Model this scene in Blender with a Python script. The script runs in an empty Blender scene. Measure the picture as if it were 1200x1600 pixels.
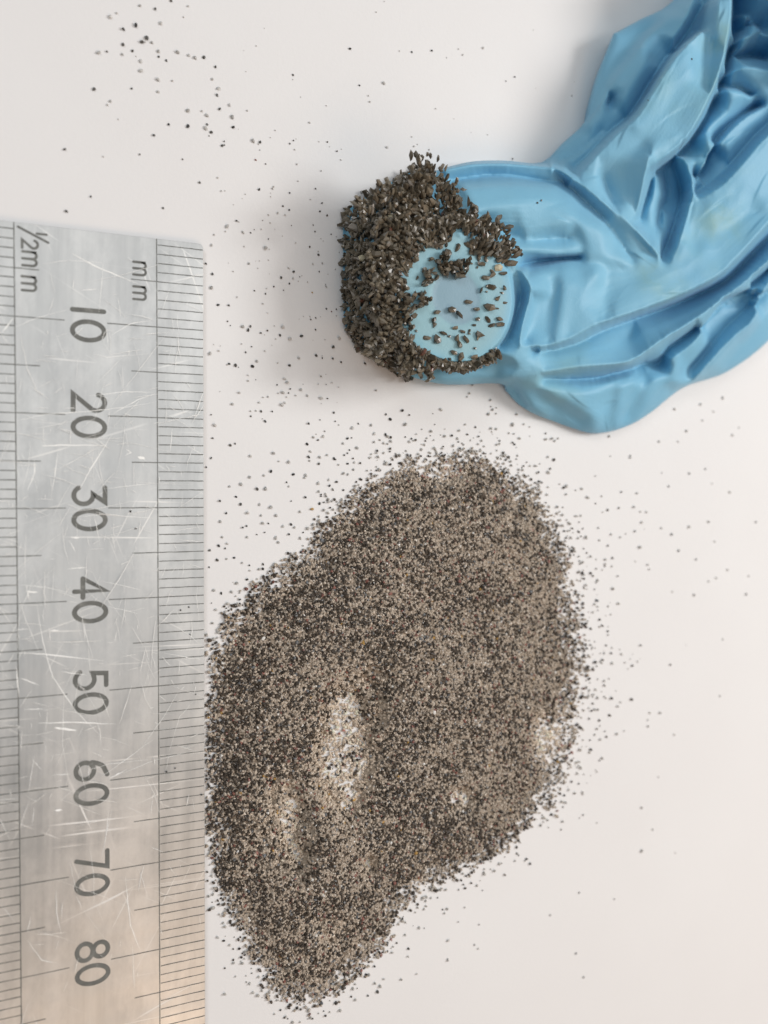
import bpy, math, random
import numpy as np
from mathutils import Matrix, Vector

random.seed(7)
rng = np.random.default_rng(11)
S = bpy.context.scene
MM = 0.001                       # everything below is thought out in millimetres, built in metres
COL = S.collection

# ------------------------------------------------------------------ camera
F_PX, CX, CY = 1330.0, 600.0, 800.0
CAM_X = np.array([0.91567847, 0.00407286, 0.40189096])     # right
CAM_D = np.array([-0.00894237, -0.99949465, 0.03050363])   # down
CAM_F = np.array([0.40181211, -0.03152538, -0.91517932])   # forward
CAM_P = np.array([-20.1791, -27.3901, 97.6441])
cam = bpy.data.cameras.new('camera')
cam.sensor_fit = 'VERTICAL'
cam.sensor_height = 4.8
cam.sensor_width = 3.6
cam.lens = 4.8 * F_PX / 1600.0
cam.clip_start = 0.002
cam.clip_end = 5.0
cam.dof.use_dof = True
cam.dof.focus_distance = 0.1015
cam.dof.aperture_fstop = 2.2
cam_o = bpy.data.objects.new('camera', cam)
COL.objects.link(cam_o)
cam_o.matrix_world = Matrix((
    (CAM_X[0], -CAM_D[0], -CAM_F[0], CAM_P[0]*MM),
    (CAM_X[1], -CAM_D[1], -CAM_F[1], CAM_P[1]*MM),
    (CAM_X[2], -CAM_D[2], -CAM_F[2], CAM_P[2]*MM),
    (0, 0, 0, 1)))
S.camera = cam_o

# ------------------------------------------------------------------ light
w = bpy.data.worlds.new('World'); S.world = w; w.use_nodes = True
bg = w.node_tree.nodes['Background']
bg.inputs['Color'].default_value = (0.95, 0.97, 1.0, 1)
bg.inputs['Strength'].default_value = 0.13

def area(name, loc, target, size, power, color):
    l = bpy.data.lights.new(name, 'AREA'); l.shape = 'RECTANGLE'
    l.size, l.size_y = size[0]*MM, size[1]*MM
    l.energy = power; l.color = color
    o = bpy.data.objects.new(name, l); COL.objects.link(o)
    o.location = Vector(loc)*MM
    o.rotation_euler = (Vector(target)-Vector(loc)).to_track_quat('-Z', 'Y').to_euler()
    return o
area('window_light', (400, 60, 340), (20, -30, 0), (180, 180), 2.0, (1.0, 0.985, 0.97))
area('ceiling_panel', (-60, 190, 600), (-60, 190, 0), (900, 760), 1.95, (0.97, 0.985, 1.0))
area('side_lamp', (-260, 230, 340), (20, -20, 0), (130, 130), 0.38, (0.95, 0.98, 1.0))
area('warm_lamp', (190, -430, 430), (30, -80, 0), (560, 260), 1.15, (1.0, 0.70, 0.48))
S.view_settings.view_transform = 'Standard'
S.view_settings.look = 'None'
S.view_settings.exposure = -0.21
S.view_settings.gamma = 1.0
S.cycles.use_denoising = True
S.cycles.max_bounces = 8
S.cycles.caustics_reflective = False
S.cycles.caustics_refractive = False

# ------------------------------------------------------------------ helpers
def unproject(px, py, z):
    """Pixel of the 1200x1600 photograph -> point on the level z (mm)."""
    px, py, z = np.asarray(px, float), np.asarray(py, float), np.asarray(z, float)
    d = (CAM_F[None] + ((px-CX)/F_PX).reshape(-1, 1)*CAM_X[None] + ((py-CY)/F_PX).reshape(-1, 1)*CAM_D[None])
    t = (z.reshape(-1)-CAM_P[2])/d[:, 2]
    return CAM_P[None]+d*t[:, None]

def U(px, py, z=0.0):
    return unproject([px], [py], [z])[0]

def project(X):
    X = np.atleast_2d(X)-CAM_P
    d = X@CAM_F
    return np.stack([CX+F_PX*(X@CAM_X)/d, CY+F_PX*(X@CAM_D)/d], 1)

def in_poly(px, py, poly):
    px, py = np.asarray(px, float), np.asarray(py, float)
    r = np.zeros(px.shape, bool)
    n = len(poly)
    for i in range(n):
        x0, y0 = poly[i][0], poly[i][1]; x1, y1 = poly[(i+1) % n][0], poly[(i+1) % n][1]
        c = ((y0 > py) != (y1 > py))
        xx = (x1-x0)*(py-y0)/(y1-y0 if y1 != y0 else 1e-9)+x0
        r ^= c & (px < xx)
    return r

def dist_poly(px, py, poly, closed=True):
    px, py = np.asarray(px, float), np.asarray(py, float)
    best = np.full(px.shape, 1e9); bx = np.zeros(px.shape); by = np.zeros(px.shape)
    n = len(poly)
    for i in range(n if closed else n-1):
        x0, y0 = poly[i][0], poly[i][1]; x1, y1 = poly[(i+1) % n][0], poly[(i+1) % n][1]
        dx, dy = x1-x0, y1-y0
        t = np.clip(((px-x0)*dx+(py-y0)*dy)/(dx*dx+dy*dy+1e-12), 0, 1)
        qx, qy = x0+t*dx, y0+t*dy
        d = np.hypot(px-qx, py-qy); m = d < best
        best = np.where(m, d, best); bx = np.where(m, qx, bx); by = np.where(m, qy, by)
    return best, bx, by

def value_noise(x, y, scale, seed):
    r = np.random.default_rng(seed).random((64, 64))
    u, v = x/scale, y/scale
    iu, iv = np.floor(u).astype(int), np.floor(v).astype(int)
    fu, fv = u-iu, v-iv
    fu, fv = fu*fu*(3-2*fu), fv*fv*(3-2*fv)
    g = lambda a, b: r[a % 64, b % 64]
    return (g(iu, iv)*(1-fu)+g(iu+1, iv)*fu)*(1-fv)+(g(iu, iv+1)*(1-fu)+g(iu+1, iv+1)*fu)*fv

def tag(o, label=None, cat=None, group=None, kind=None):
    if label: o['label'] = label
    if cat: o['category'] = cat
    if group: o['group'] = group
    if kind: o['kind'] = kind
    return o

def mesh_np(name, V, F, smooth=False, colors=None):
    """V (n,3) in mm, F (m,k) ints; quick mesh from arrays."""
    me = bpy.data.meshes.new(name)
    V = np.asarray(V, np.float32)*MM; F = np.asarray(F, np.int32)
    k = F.shape[1]
    me.vertices.add(len(V)); me.vertices.foreach_set('co', V.ravel())
    me.loops.add(F.size); me.loops.foreach_set('vertex_index', F.ravel())
    me.polygons.add(len(F)); me.polygons.foreach_set('loop_start', np.arange(0, F.size, k, dtype=np.int32))
    me.polygons.foreach_set('use_smooth', np.full(len(F), smooth))
    if colors is not None:
        a = me.color_attributes.new('grain_color', 'FLOAT_COLOR', 'POINT')
        c = np.ones((len(V), 4), np.float32); c[:, :3] = colors
        a.data.foreach_set('color', c.ravel())
    me.update(calc_edges=True); me.validate()
    return me

def link(name, me, mat, parent=None):
    o = bpy.data.objects.new(name, me); COL.objects.link(o)
    if mat and not me.materials: me.materials.append(mat)
    if parent: o.parent = parent
    return o

def pymesh(name, V, F, smooth=False):
    me = bpy.data.meshes.new(name)
    me.from_pydata([tuple(float(c)*MM for c in v) for v in V], [], F)
    if smooth:
        for p in me.polygons: p.use_smooth = True
    me.update()
    return me

class NT:
    def __init__(s, name):
        s.m = bpy.data.materials.new(name); s.m.use_nodes = True
        s.t = s.m.node_tree; s.n = s.t.nodes; s.b = s.n['Principled BSDF']
    def node(s, kind, **kw):
        x = s.n.new(kind)
        for k, v in kw.items():
            if k in x.inputs.keys(): x.inputs[k].default_value = v
            else: setattr(x, k, v)
        return x
    def link(s, a, b): s.t.links.new(a, b)
    def ramp(s, fac, stops):
        r = s.node('ShaderNodeValToRGB')
        el = r.color_ramp.elements
        while len(el) < len(stops): el.new(0.5)
        for e, (p, c) in zip(el, stops):
            e.position = p; e.color = (*c, 1) if len(c) == 3 else c
        s.link(fac, r.inputs['Fac']); return r.outputs['Color']
    def noise(s, scale, detail=4, vec=None, rough=0.55):
        x = s.node('ShaderNodeTexNoise', Scale=scale, Detail=detail, Roughness=rough)
        if vec is not None: s.link(vec, x.inputs['Vector'])
        return x.outputs['Fac']
    def mapped(s, rot, scale):
        tc = s.node('ShaderNodeTexCoord'); mp = s.node('ShaderNodeMapping')
        mp.inputs['Rotation'].default_value = (0, 0, rot)
        ms = s.node('ShaderNodeMapping'); ms.inputs['Scale'].default_value = scale
        s.link(tc.outputs['Object'], mp.inputs['Vector']); s.link(mp.outputs['Vector'], ms.inputs['Vector']); return ms.outputs['Vector']
    def mix(s, fac, a, b, mode='MIX'):
        x = s.node('ShaderNodeMix', data_type='RGBA', blend_type=mode)
        for sock, v in ((x.inputs[0], fac), (x.inputs[6], a), (x.inputs[7], b)):
            if isinstance(v, bpy.types.NodeSocket): s.link(v, sock)
            elif isinstance(v, (int, float)): sock.default_value = v
            else: sock.default_value = (*v, 1)
        return x.outputs[2]
    def bump(s, height, dist, strength=1.0):
        b = s.node('ShaderNodeBump', Strength=strength, Distance=dist)
        s.link(height, b.inputs['Height']); s.link(b.outputs['Normal'], s.b.inputs['Normal'])

# ------------------------------------------------------------------ materials
def mat_paper():
    k = NT('paper'); v = k.mapped(0, (1, 1, 1))
    n = k.noise(30, 3, v)
    k.link(k.ramp(n, [(0.3, (0.775, 0.765, 0.76)), (0.7, (0.80, 0.795, 0.79))]), k.b.inputs['Base Color'])
    k.b.inputs['Roughness'].default_value = 0.75
    k.b.inputs['Specular IOR Level'].default_value = 0.25
    k.bump(k.mix(0.5, k.noise(2200, 5, v, 0.7), k.noise(500, 4, k.mapped(0.6, (1, 0.2, 1)))), 0.00006, 0.6)
    return k.m

def mat_steel():
    k = NT('brushed_steel')
    base = k.noise(180, 5, k.mapped(0.0, (1, 0.35, 1)), 0.7)
    brush = k.noise(900, 4, k.mapped(0.02, (1.0, 0.03, 1)), 0.7)
    cross = k.noise(500, 4, k.mapped(0.0, (0.06, 1.0, 1)), 0.7)
    col = k.ramp(base, [(0.32, (0.50, 0.51, 0.51)), (0.68, (0.68, 0.685, 0.67))])
    col = k.mix(0.35, col, k.ramp(brush, [(0.3, (0.50, 0.51, 0.50)), (0.7, (0.76, 0.76, 0.74))]))
    sc = None
    for i, (rot, sc_, st, th) in enumerate(((0.5, 2600, 0.02, 0.70), (-0.35, 2200, 0.02, 0.70), (1.25, 2400, 0.02, 0.70), (1.6, 2000, 0.015, 0.69), (2.1, 2300, 0.02, 0.70), (-1.0, 2500, 0.02, 0.71))):
        m = k.ramp(k.noise(sc_, 2, k.mapped(rot, (1, st, 1))), [(th, (0, 0, 0)), (th+0.03, (1, 1, 1))])
        sc = m if sc is None else k.mix(1.0, sc, m, 'LIGHTEN')
    patch = k.ramp(k.noise(120, 2, k.mapped(0.3, (1, 1, 1))), [(0.42, (0, 0, 0)), (0.6, (1, 1, 1))])
    sc = k.mix(1.0, sc, patch, 'MULTIPLY')
    col = k.mix(sc, col, (0.88, 0.88, 0.86))
    cloud = k.ramp(k.noise(95, 6, k.mapped(0.2, (1, 0.6, 1)), 0.72), [(0.45, (0, 0, 0)), (0.68, (0.8,)*3)])
    col = k.mix(cloud, col, (0.82, 0.82, 0.80))
    k.link(col, k.b.inputs['Base Color'])
    k.b.inputs['Metallic'].default_value = 0.72
    r = k.ramp(k.mix(0.5, cross, brush), [(0.3, (0.29,)*3), (0.7, (0.46,)*3)])
    k.link(k.mix(sc, r, (0.7, 0.7, 0.7)), k.b.inputs['Roughness'])
    k.bump(k.mix(0.5, base, brush), 0.00002, 0.25)
    return k.m

def mat_engraving():
    k = NT('engraved_paint')
    n = k.noise(700, 4, k.mapped(0, (1, 1, 1)), 0.7)
    k.link(k.ramp(n, [(0.3, (0.105, 0.108, 0.10)), (0.6, (0.165, 0.168, 0.155)), (0.78, (0.36, 0.36, 0.34))]), k.b.inputs['Base Color'])
    k.b.inputs['Roughness'].default_value = 0.6
    return k.m

def mat_scratch():
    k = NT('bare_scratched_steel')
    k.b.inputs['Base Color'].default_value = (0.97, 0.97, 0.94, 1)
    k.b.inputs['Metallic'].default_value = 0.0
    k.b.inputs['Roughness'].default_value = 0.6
    return k.m

CT_M, HC_M = U(711, 461, 8.5), U(714, 465, 8.5)
def mat_glove():
    k = NT('blue_nitrile')
    v = k.mapped(0, (1, 1, 1))
    col = k.ramp(k.noise(60, 3, v), [(0.35, (0.215, 0.52, 0.725)), (0.65, (0.26, 0.57, 0.755))])
    stain = k.ramp(k.noise(70, 3, k.mapped(0.5, (1, 1, 1))), [(0.55, (0, 0, 0)), (0.75, (0.55,)*3)])
    col = k.mix(stain, col, (0.28, 0.50, 0.47))
    for c, rad in ((U(1035, 432, 8.6), 5.5), (U(1125, 340, 9.5), 6.0), (U(1120, 60, 11.5), 4.0)):
        d = k.node('ShaderNodeVectorMath', operation='DISTANCE'); d.inputs[1].default_value = tuple(v*MM for v in c)
        tc0 = k.node('ShaderNodeTexCoord'); k.link(tc0.outputs['Object'], d.inputs[0])
        m = k.node('ShaderNodeMapRange', interpolation_type='SMOOTHSTEP')
        for a, b in (('From Min', 0.0), ('From Max', rad*MM), ('To Min', 1.0), ('To Max', 0.0)): m.inputs[a].default_value = b
        k.link(d.outputs['Value'], m.inputs['Value'])
        spot = k.mix(1.0, k.ramp(k.noise(260, 4, v), [(0.40, (0.1,)*3), (0.62, (0.8,)*3)]), m.outputs['Result'], 'MULTIPLY')
        col = k.mix(spot, col, (0.28, 0.50, 0.47))
    # film stretched thin and pale over the magnet, greyer where it spans the hole
    tc = k.node('ShaderNodeTexCoord')
    for c, rad, soft, cl in ((CT_M, 8.2, 2.0, (0.315, 0.53, 0.585)), (HC_M, 3.5, 0.6, (0.265, 0.41, 0.50))):
        d = k.node('ShaderNodeVectorMath', operation='DISTANCE'); d.inputs[1].default_value = tuple(v*MM for v in c)
        k.link(tc.outputs['Object'], d.inputs[0])
        m = k.node('ShaderNodeMapRange', interpolation_type='SMOOTHSTEP')
        for a, b in (('From Min', (rad-soft)*MM), ('From Max', rad*MM), ('To Min', 0.85), ('To Max', 0.0)): m.inputs[a].default_value = b
        k.link(d.outputs['Value'], m.inputs['Value']); col = k.mix(m.outputs['Result'], col, cl)
    k.link(col, k.b.inputs['Base Color'])
    k.b.inputs['Roughness'].default_value = 0.48
    k.b.inputs['Specular IOR Level'].default_value = 0.35
    k.b.inputs['Sheen Weight'].default_value = 0.15
    h = k.mix(0.4, k.noise(350, 4, v), k.noise(4000, 2, v))
    k.bump(h, 0.0002, 0.3)
    tr = k.node('ShaderNodeBsdfTranslucent'); tr.inputs['Color'].default_value = (0.10, 0.44, 0.74, 1)
    ms = k.node('ShaderNodeMixShader'); ms.inputs['Fac'].default_value = 0.16
    k.link(k.b.outputs['BSDF'], ms.inputs[1]); k.link(tr.outputs['BSDF'], ms.inputs[2])
    k.link(ms.outputs['Shader'], k.n['Material Output'].inputs['Surface'])
    return k.m

def mat_grain(name, rough, spec, trans=0.0):
    k = NT(name)
    a = k.node('ShaderNodeVertexColor', layer_name='grain_color')
    k.link(a.outputs['Color'], k.b.inputs['Base Color'])
    k.b.inputs['Roughness'].default_value = rough
    k.b.inputs['Specular IOR Level'].default_value = spec
    k.b.inputs['Transmission Weight'].default_value = trans
    return k.m

def mat_bed():
    k = NT('packed_sand')
    n = k.noise(2600, 3, k.mapped(0, (1, 1, 1)), 0.6)
    k.link(k.ramp(n, [(0.36, (0.18, 0.135, 0.10)), (0.46, (0.40, 0.325, 0.25)), (0.65, (0.46, 0.385, 0.30))]), k.b.inputs['Base Color'])
    k.b.inputs['Roughness'].default_value = 0.8
    return k.m

M_PAPER, M_STEEL, M_INK, M_SCR = mat_paper(), mat_steel(), mat_engraving(), mat_scratch()
M_GLOVE, M_BED = mat_glove(), mat_bed()
M_SAND = mat_grain('sand_grain', 0.35, 0.5)
M_IRON = mat_grain('magnetic_mineral', 0.28, 0.6)

# ------------------------------------------------------------------ paper
me = pymesh('paper', [(-200, -230, 0), (260, -230, 0), (260, 200, 0), (-200, 200, 0),
                      (-200, -230, -0.12), (260, -230, -0.12), (260, 200, -0.12), (-200, 200, -0.12)],
            [(0, 1, 2, 3), (7, 6, 5, 4), (0, 4, 5, 1), (1, 5, 6, 2), (2, 6, 7, 3), (3, 7, 4, 0)])
tag(link('paper', me, M_PAPER), 'plain white sheet of paper under everything', 'paper', kind='structure')

# ------------------------------------------------------------------ ruler
E_R, W_IN = 5.1547, 14.4449          # right edge -> line, line -> line
RT = 0.7
XL, XLINE, XRINE = -(2*E_R+W_IN), -(E_R+W_IN), -E_R
ruler = bpy.data.objects.new('steel_ruler', None); COL.objects.link(ruler)
tag(ruler, 'scratched steel ruler with engraved millimetre scales lying along the sand pile', 'ruler')
# blade: rounded-corner outline, bevelled rim
def blade():
    y1, y0, r = -0.30, -150.0, 0.55
    pts = []
    for cx, cy, a0 in ((0-r, y1-r, 0), (XL+r, y1-r, 90), (XL+r, y0+r, 180), (0-r, y0+r, 270)):
        for i in range(7):
            a = math.radians(a0+i*15); pts.append((cx+r*math.cos(a), cy+r*math.sin(a)))
    n = len(pts); c = (XL/2, (y0+y1)/2)
    V, F = [], []
    rings = [(0.06, 0.02), (0.0, RT-0.07), (0.012, RT-0.02), (0.04, RT)]
    for ins, z in rings:
        for x, y in pts:
            sx = 1-ins/abs(XL/2); sy = 1-ins/abs((y1-y0)/2)
            V.append((c[0]+(x-c[0])*sx, c[1]+(y-c[1])*sy, z))
    for k in range(len(rings)-1):
        for i in range(n):
            j = (i+1) % n
            F.append((k*n+i, k*n+j, (k+1)*n+j, (k+1)*n+i))
    F.append(tuple(range(n-1, -1, -1))); F.append(tuple((len(rings)-1)*n+i for i in range(n)))
    return pymesh('blade', V, F)
link('blade', blade(), M_STEEL, ruler)
ZI = RT+0.006                         # marks sit just proud of the steel
LW = 0.105
def bar_mesh(name, length, width=LW):
    # slightly uneven hand-ruled line along +x
    n = 12; V, F = [], []
    r = random.Random(name+str(length))
    for i in range(n+1):
        x = length*i/n; wv = width*0.5*(1+r.uniform(-.22, .22)); o = r.uniform(-.012, .012)
        V += [(x, o-wv, 0), (x, o+wv, 0)]
    for i in range(n): F.append((2*i, 2*i+2, 2*i+3, 2*i+1))
    return pymesh(name, V, F)
tm = {}
def tick(name, x0, x1, y):
    key = (name, round(x1-x0, 3), random.randrange(4))
    if key not in tm: tm[key] = bar_mesh(name+'_%d' % len(tm), x1-x0)
    o = link(name, tm[key], M_INK, ruler)
    o.location = (x0*MM, (y+random.uniform(-.02, .02))*MM, ZI*MM)
    o.rotation_euler.z = random.uniform(-.0015, .0015)
for mm in range(1, 96):
    L = 5.25 if mm % 10 == 0 else (2.75 if mm % 5 == 0 else 0)
    g = 0.0 if mm % 5 == 0 else 0.12
    tick('millimetre_tick', XRINE-L if L else XRINE+g, -0.06, -mm)
    L = 4.85 if mm % 10 == 0 else (2.4 if mm % 5 == 0 else 0)
    tick('half_scale_tick', XL+0.06, XLINE+L, -mm)
for x in (XLINE, XRINE):
    V, F = [], []
    n = 160
    for i in range(n+1):
        y = -0.32-149.5*i/n; wv = 0.055*(1+random.uniform(-.2, .2))
        V += [(x-wv, y, 0), (x+wv, y, 0)]
    V = [(a, b, ZI+0.003) for a, b, _ in V if True]
    for i in range(n): F.append((2*i, 2*i+2, 2*i+3, 2*i+1))
    link('scale_line', pymesh('scale_line', V, F), M_INK, ruler)

# stroke lettering: u = reading direction, v = up, cap height 1
def arc(cx, cy, rx, ry, a0, a1, n=18):
    return [(cx+rx*math.cos(math.radians(a0+(a1-a0)*i/n)), cy+ry*math.sin(math.radians(a0+(a1-a0)*i/n))) for i in range(n+1)]
GL = {
 '0': [(arc(0, .5, .265, .435, 0, 360, 36), True)],
 '1': [([(0, .07), (0, .93)], False)],
 '2': [(arc(0, .70, .23, .235, 165, -28, 16)+[(-.23, .07), (.25, .07)], False)],
 '3': [([(-.22, .93), (.2, .93), (-.03, .60)]+arc(-.0, .335, .25, .265, 88, -150, 18), False)],
 '4': [([(.10, .07), (.10, .93), (-.27, .30)], False), ([(-.27, .30), (.28, .30)], False)],
 '5': [([(.2, .93), (-.15, .93), (-.18, .55)]+arc(-.0, .335, .26, .265, 115, -150, 18), False)],
 '6': [(arc(0, .32, .245, .25, 0, 360, 30), True), ([(.17, .94)]+arc(.02, .32, .27, .55, 100, 160, 6)[1:], False)],
 '7': [([(-.24, .93), (.23, .93), (-.05, .07)], False)],
 '8': [(arc(0, .285, .25, .22, 0, 360, 28), True), (arc(0, .725, .215, .205, 0, 360, 28), True)],
 'm': [([(-.45, .06), (-.45, .94)]+[(-.45, .72)]+arc(-.225, .68, .225, .25, 150, 0, 10)+[(0, .06)], False),
       ([(0, .62)]+arc(.225, .68, .225, .25, 160, 0, 10)+[(.45, .06)], False)],
 '/': [([(-.5, 0), (.5, 1)], False)],
}
GL['9'] = [([(-u, 1-v) for u, v in p], c) for p, c in GL['6']]
def stroke(pts, closed, wd, z, V, F):
    P = [Vector((a, b)) for a, b in pts]
    if closed: P = P[:-1]
    n = len(P); base = len(V); ring = []
    for i in range(n):
        if closed or 0 < i < n-1:
            d0 = (P[i]-P[i-1]).normalized(); d1 = (P[(i+1) % n]-P[i]).normalized()
        elif i == 0: d0 = d1 = (P[1]-P[0]).normalized()
        else: d0 = d1 = (P[i]-P[i-1]).normalized()
        t = d0+d1
        t = t.normalized() if t.length > 1e-4 else d0
        nrm = Vector((-t.y, t.x)); c = max(0.45, nrm.dot(Vector((-d0.y, d0.x))))
        h = wd*0.5/c*(1+random.uniform(-.04, .04))
        ring.append((P[i]+nrm*h, P[i]-nrm*h))
    for a, b in ring: V += [(a.x, a.y, z), (b.x, b.y, z)]
    for i in range(n if closed else n-1):
        j = (i+1) % n
        F.append((base+2*i, base+2*i+1, base+2*j+1, base+2*j))
    if not closed:
        for e, (i, k) in enumerate(((0, 1), (n-1, n-2))):
            d = (P[i]-P[k]).normalized(); nrm = Vector((-d.y, d.x)); b0 = len(V); m = 8
            for q in range(m+1):
                a = math.pi*q/m; p = P[i]+(nrm*math.cos(a)+d*math.sin(a))*wd*0.5
                V.append((p.x, p.y, z))
            F.append(tuple(range(b0, b0+m+1)))
def glyph(name, ch, cx, cy, height, wd, width=1.0, scale_u=None):
    """centre (cx,cy) mm on the ruler; text reads towards -Y, tops point +X."""
    V, F = [], []
    for i, (pts, cl) in enumerate(GL[ch]):
        pp = [(u*height*width, (v-.5)*height) for u, v in pts]
        stroke(pp, cl, wd, i*0.002, V, F)
    V = [(cx+v, cy-u, ZI+z) for u, v, z in V]
    return V, F
def lettering(name, items, label=None):
    V, F = [], []
    for it in items:
        v, f = glyph(name, *it); b = len(V)
        V += v; F += [tuple(i+b for i in q) for q in f]
    o = link(name, pymesh(name, V, F), M_INK, ruler)
    if label: o['label'] = label
    return o
XN = -12.35
for t in range(1, 10):
    s = str(t*10)
    a, b = (1.2, -0.98) if t == 1 else (1.38, -1.28)
    lettering('number', [(s[0], XN, -t*10+a, 3.72, 0.50), (s[1], XN, -t*10+b, 3.72, 0.50)], 'engraved number %s on the ruler' % s)
mm_ = lambda px, py: tuple(U(px, py, RT)[:2])
k_ = 3.5294
def at_ruler(cx, cy): return mm_(cx/k_, 330+cy/k_)
items = []
for cy in (317, 452): items.append(('m', *at_ruler(770, cy), 1.5, 0.27, 1.02))
lettering('unit_lettering', items, 'engraved letters mm beside the five millimetre mark')
items = [('m', *at_ruler(163, 263), 1.55, 0.27, 1.02), ('m', *at_ruler(160, 400), 1.55, 0.27, 1.02),
         ('2', *at_ruler(165, 182), 1.75, 0.27, 1.0), ('1', *at_ruler(230, 127), 1.1, 0.25, 1.0), ('/', *at_ruler(183, 130), 2.9, 0.25, 0.45)]
lettering('unit_lettering', items, 'engraved letters 1/2mm in the corner of the ruler')
# deep scratches, one ribbon mesh
V, F = [], []
def scratch(pts, wd):
    P = [np.array(mm_(*p)) for p in pts]
    Q = []
    for i in range(len(P)-1):
        for t in np.linspace(0, 1, 7)[:-1]: Q.append(P[i]*(1-t)+P[i+1]*t)
    Q.append(P[-1]); b = len(V); n = len(Q)
    zz = ZI+0.008+0.00002*b
    for i in range(n):
        d = Q[min(i+1, n-1)]-Q[max(i-1, 0)]; d = d/(np.linalg.norm(d)+1e-9)
        h = wd*0.5*math.sin(math.pi*(0.06+0.88*i/(n-1)))*random.uniform(.55, 1.25)
        nr = np.array((-d[1], d[0])); q = Q[i]+nr*random.uniform(-.03, .03)
        V.append((*(q+nr*h), zz)); V.append((*(q-nr*h), zz))
    for i in range(n-1): F.append((b+2*i, b+2*i+1, b+2*i+3, b+2*i+2))
g1 = lambda *p: [(x/k_, 330+y/k_) for x, y in p]
g2 = lambda *p: [(x/k_, 780+y/k_) for x, y in p]
for pts, wd in (
    (g1((400, 235), (540, 310), (760, 400)), .13), (g1((585, 640), (600, 750)), .05), (g1((10, 670), (75, 590)), .12),
    (g1((75, 1160), (250, 1120), (480, 1105), (700, 1080), (850, 1055)), .07), (g1((480, 1020), (700, 995), (850, 1000)), .07),
    (g1((600, 1130), (760, 1040), (860, 1005)), .06), (g1((230, 1295), (330, 1290), (590, 1292)), .17), (g1((440, 1530), (500, 1420), (620, 1230)), .12),
    (g1((190, 1370), (190, 1450), (150, 1540)), .11), (g1((690, 1310), (725, 1330), (690, 1345)), .09), (g1((760, 1355), (800, 1365)), .3),
    (g1((570, 280), (560, 420), (545, 560)), .06), (g1((450, 437), (540, 428)), .08), (g1((240, 290), (380, 270), (570, 285)), .05),
    (g1((80, 640), (200, 590), (380, 540)), .05), (g1((650, 480), (665, 580)), .06), (g1((600, 690), (720, 620), (850, 600)), .06),
    (g1((510, 785), (590, 805), (850, 785)), .05), (g1((675, 840), (680, 1000)), .05),
    (g1((320, 1330), (290, 1540)), .09), (g1((490, 1330), (590, 1560)), .06), (g1((580, 1530), (850, 1500)), .05), (g1((950, 1200), (940, 1320)), .08),
    (g2((400, 100), (560, 85), (850, 105)), .06), (g2((380, 225), (415, 290)), .09), (g2((390, 210), (440, 212)), .2), (g2((370, 385), (480, 375)), .1),
    (g2((90, 470), (250, 485), (400, 520)), .06), (g2((200, 560), (235, 780), (290, 980), (420, 1170), (560, 1310)), .09), (g2((140, 510), (210, 512)), .2),
    (g2((150, 510), (160, 555)), .1), (g2((275, 725), (325, 722)), .25), (g2((90, 720), (160, 715)), .08), (g2((95, 845), (250, 855), (570, 890)), .13),
    (g2((90, 920), (105, 1090)), .12), (g2((110, 985), (215, 1025)), .1), (g2((340, 950), (480, 970)), .09), (g2((590, 590), (700, 615), (760, 630)), .05),
    (g2((460, 690), (470, 780)), .07), (g2((210, 1235), (400, 1230), (640, 1240)), .13), (g2((300, 1260), (420, 1275)), .3), (g2((130, 1160), (250, 1155)), .08),
    (g2((600, 1540), (850, 1440), (1080, 1385)), .05), (g2((930, 1400), (990, 1200), (1070, 1110)), .05), (g2((560, 1530), (700, 1430), (850, 1320)), .06),
    (g2((600, 1540), (700, 1490)), .12), (g2((470, 1500), (600, 1460), (860, 1430)), .05), (g2((290, 1520), (390, 1515)), .09), (g2((560, 450), (780, 500)), .06),
    (g2((430, 1450), (470, 1590)), .05), (g2((300, 1715), (345, 1713)), .22), (g2((600, 1700), (580, 1900)), .05), (g2((690, 2080), (720, 2350), (770, 2480)), .09),
    (g2((150, 2430), (230, 2540), (320, 2560)), .07), (g2((170, 2300), (150, 2390)), .06), (g2((730, 2450), (740, 2700)), .06), (g2((620, 1700), (590, 1830), (560, 1980)), .05)):
    scratch(pts, wd)
for i in range(460):
    px, py = random.uniform(2, 312), random.triangular(370, 1600, 800)
    a = random.choice((random.gauss(1.57, .25), random.gauss(0, .25), random.uniform(0, 3.14)))
    L = random.expovariate(1/26)+6
    c = random.uniform(-.2, .2)
    scratch([(px-math.cos(a)*L/2, py-math.sin(a)*L/2), (px+c*L*.3, py-c*L*.2), (px+math.cos(a)*L/2, py+math.sin(a)*L/2)], random.uniform(.018, .06))
V2, F2 = [], []
mx = lambda v: -24.7 < v[0] < -0.15 and v[1] < -0.4
F = [f for f in F if all(mx(V[i]) for i in f)]
o = link('scratches', pymesh('scratches', V, F), M_SCR, ruler); o['kind'] = 'stuff'

# ------------------------------------------------------------------ glove (one skin pulled over a ring magnet, bunched behind it)
CAP_H = 8.5
CT = U(711, 461, CAP_H)             # centre of the covered magnet's top
CAP_R = 8.35
# foot of the covered magnet, spread by the crust that piles up on one side
_ft = [(640,590),(616,576),(592,562),(566,540),(547,517),(541,500),(540,470),(540,430),(540,390),(540,350),(541,334),(556,320),(580,304),(606,290),(636,272),(668,262)]
FOOT = unproject([p[0] for p in _ft], [p[1] for p in _ft], [0.4]*len(_ft))
FA = np.unwrap(np.arctan2(FOOT[:, 1]-CT[1], FOOT[:, 0]-CT[0])) % (2*math.pi); FR = np.hypot(FOOT[:, 0]-CT[0], FOOT[:, 1]-CT[1])
_o = np.argsort(FA); FA, FR = FA[_o], FR[_o]
def foot_r(a):
    return np.interp(np.asarray(a) % (2*math.pi), FA, np.maximum(FR, CAP_R+.55), left=CAP_R+.55, right=CAP_R+.55)
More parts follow.
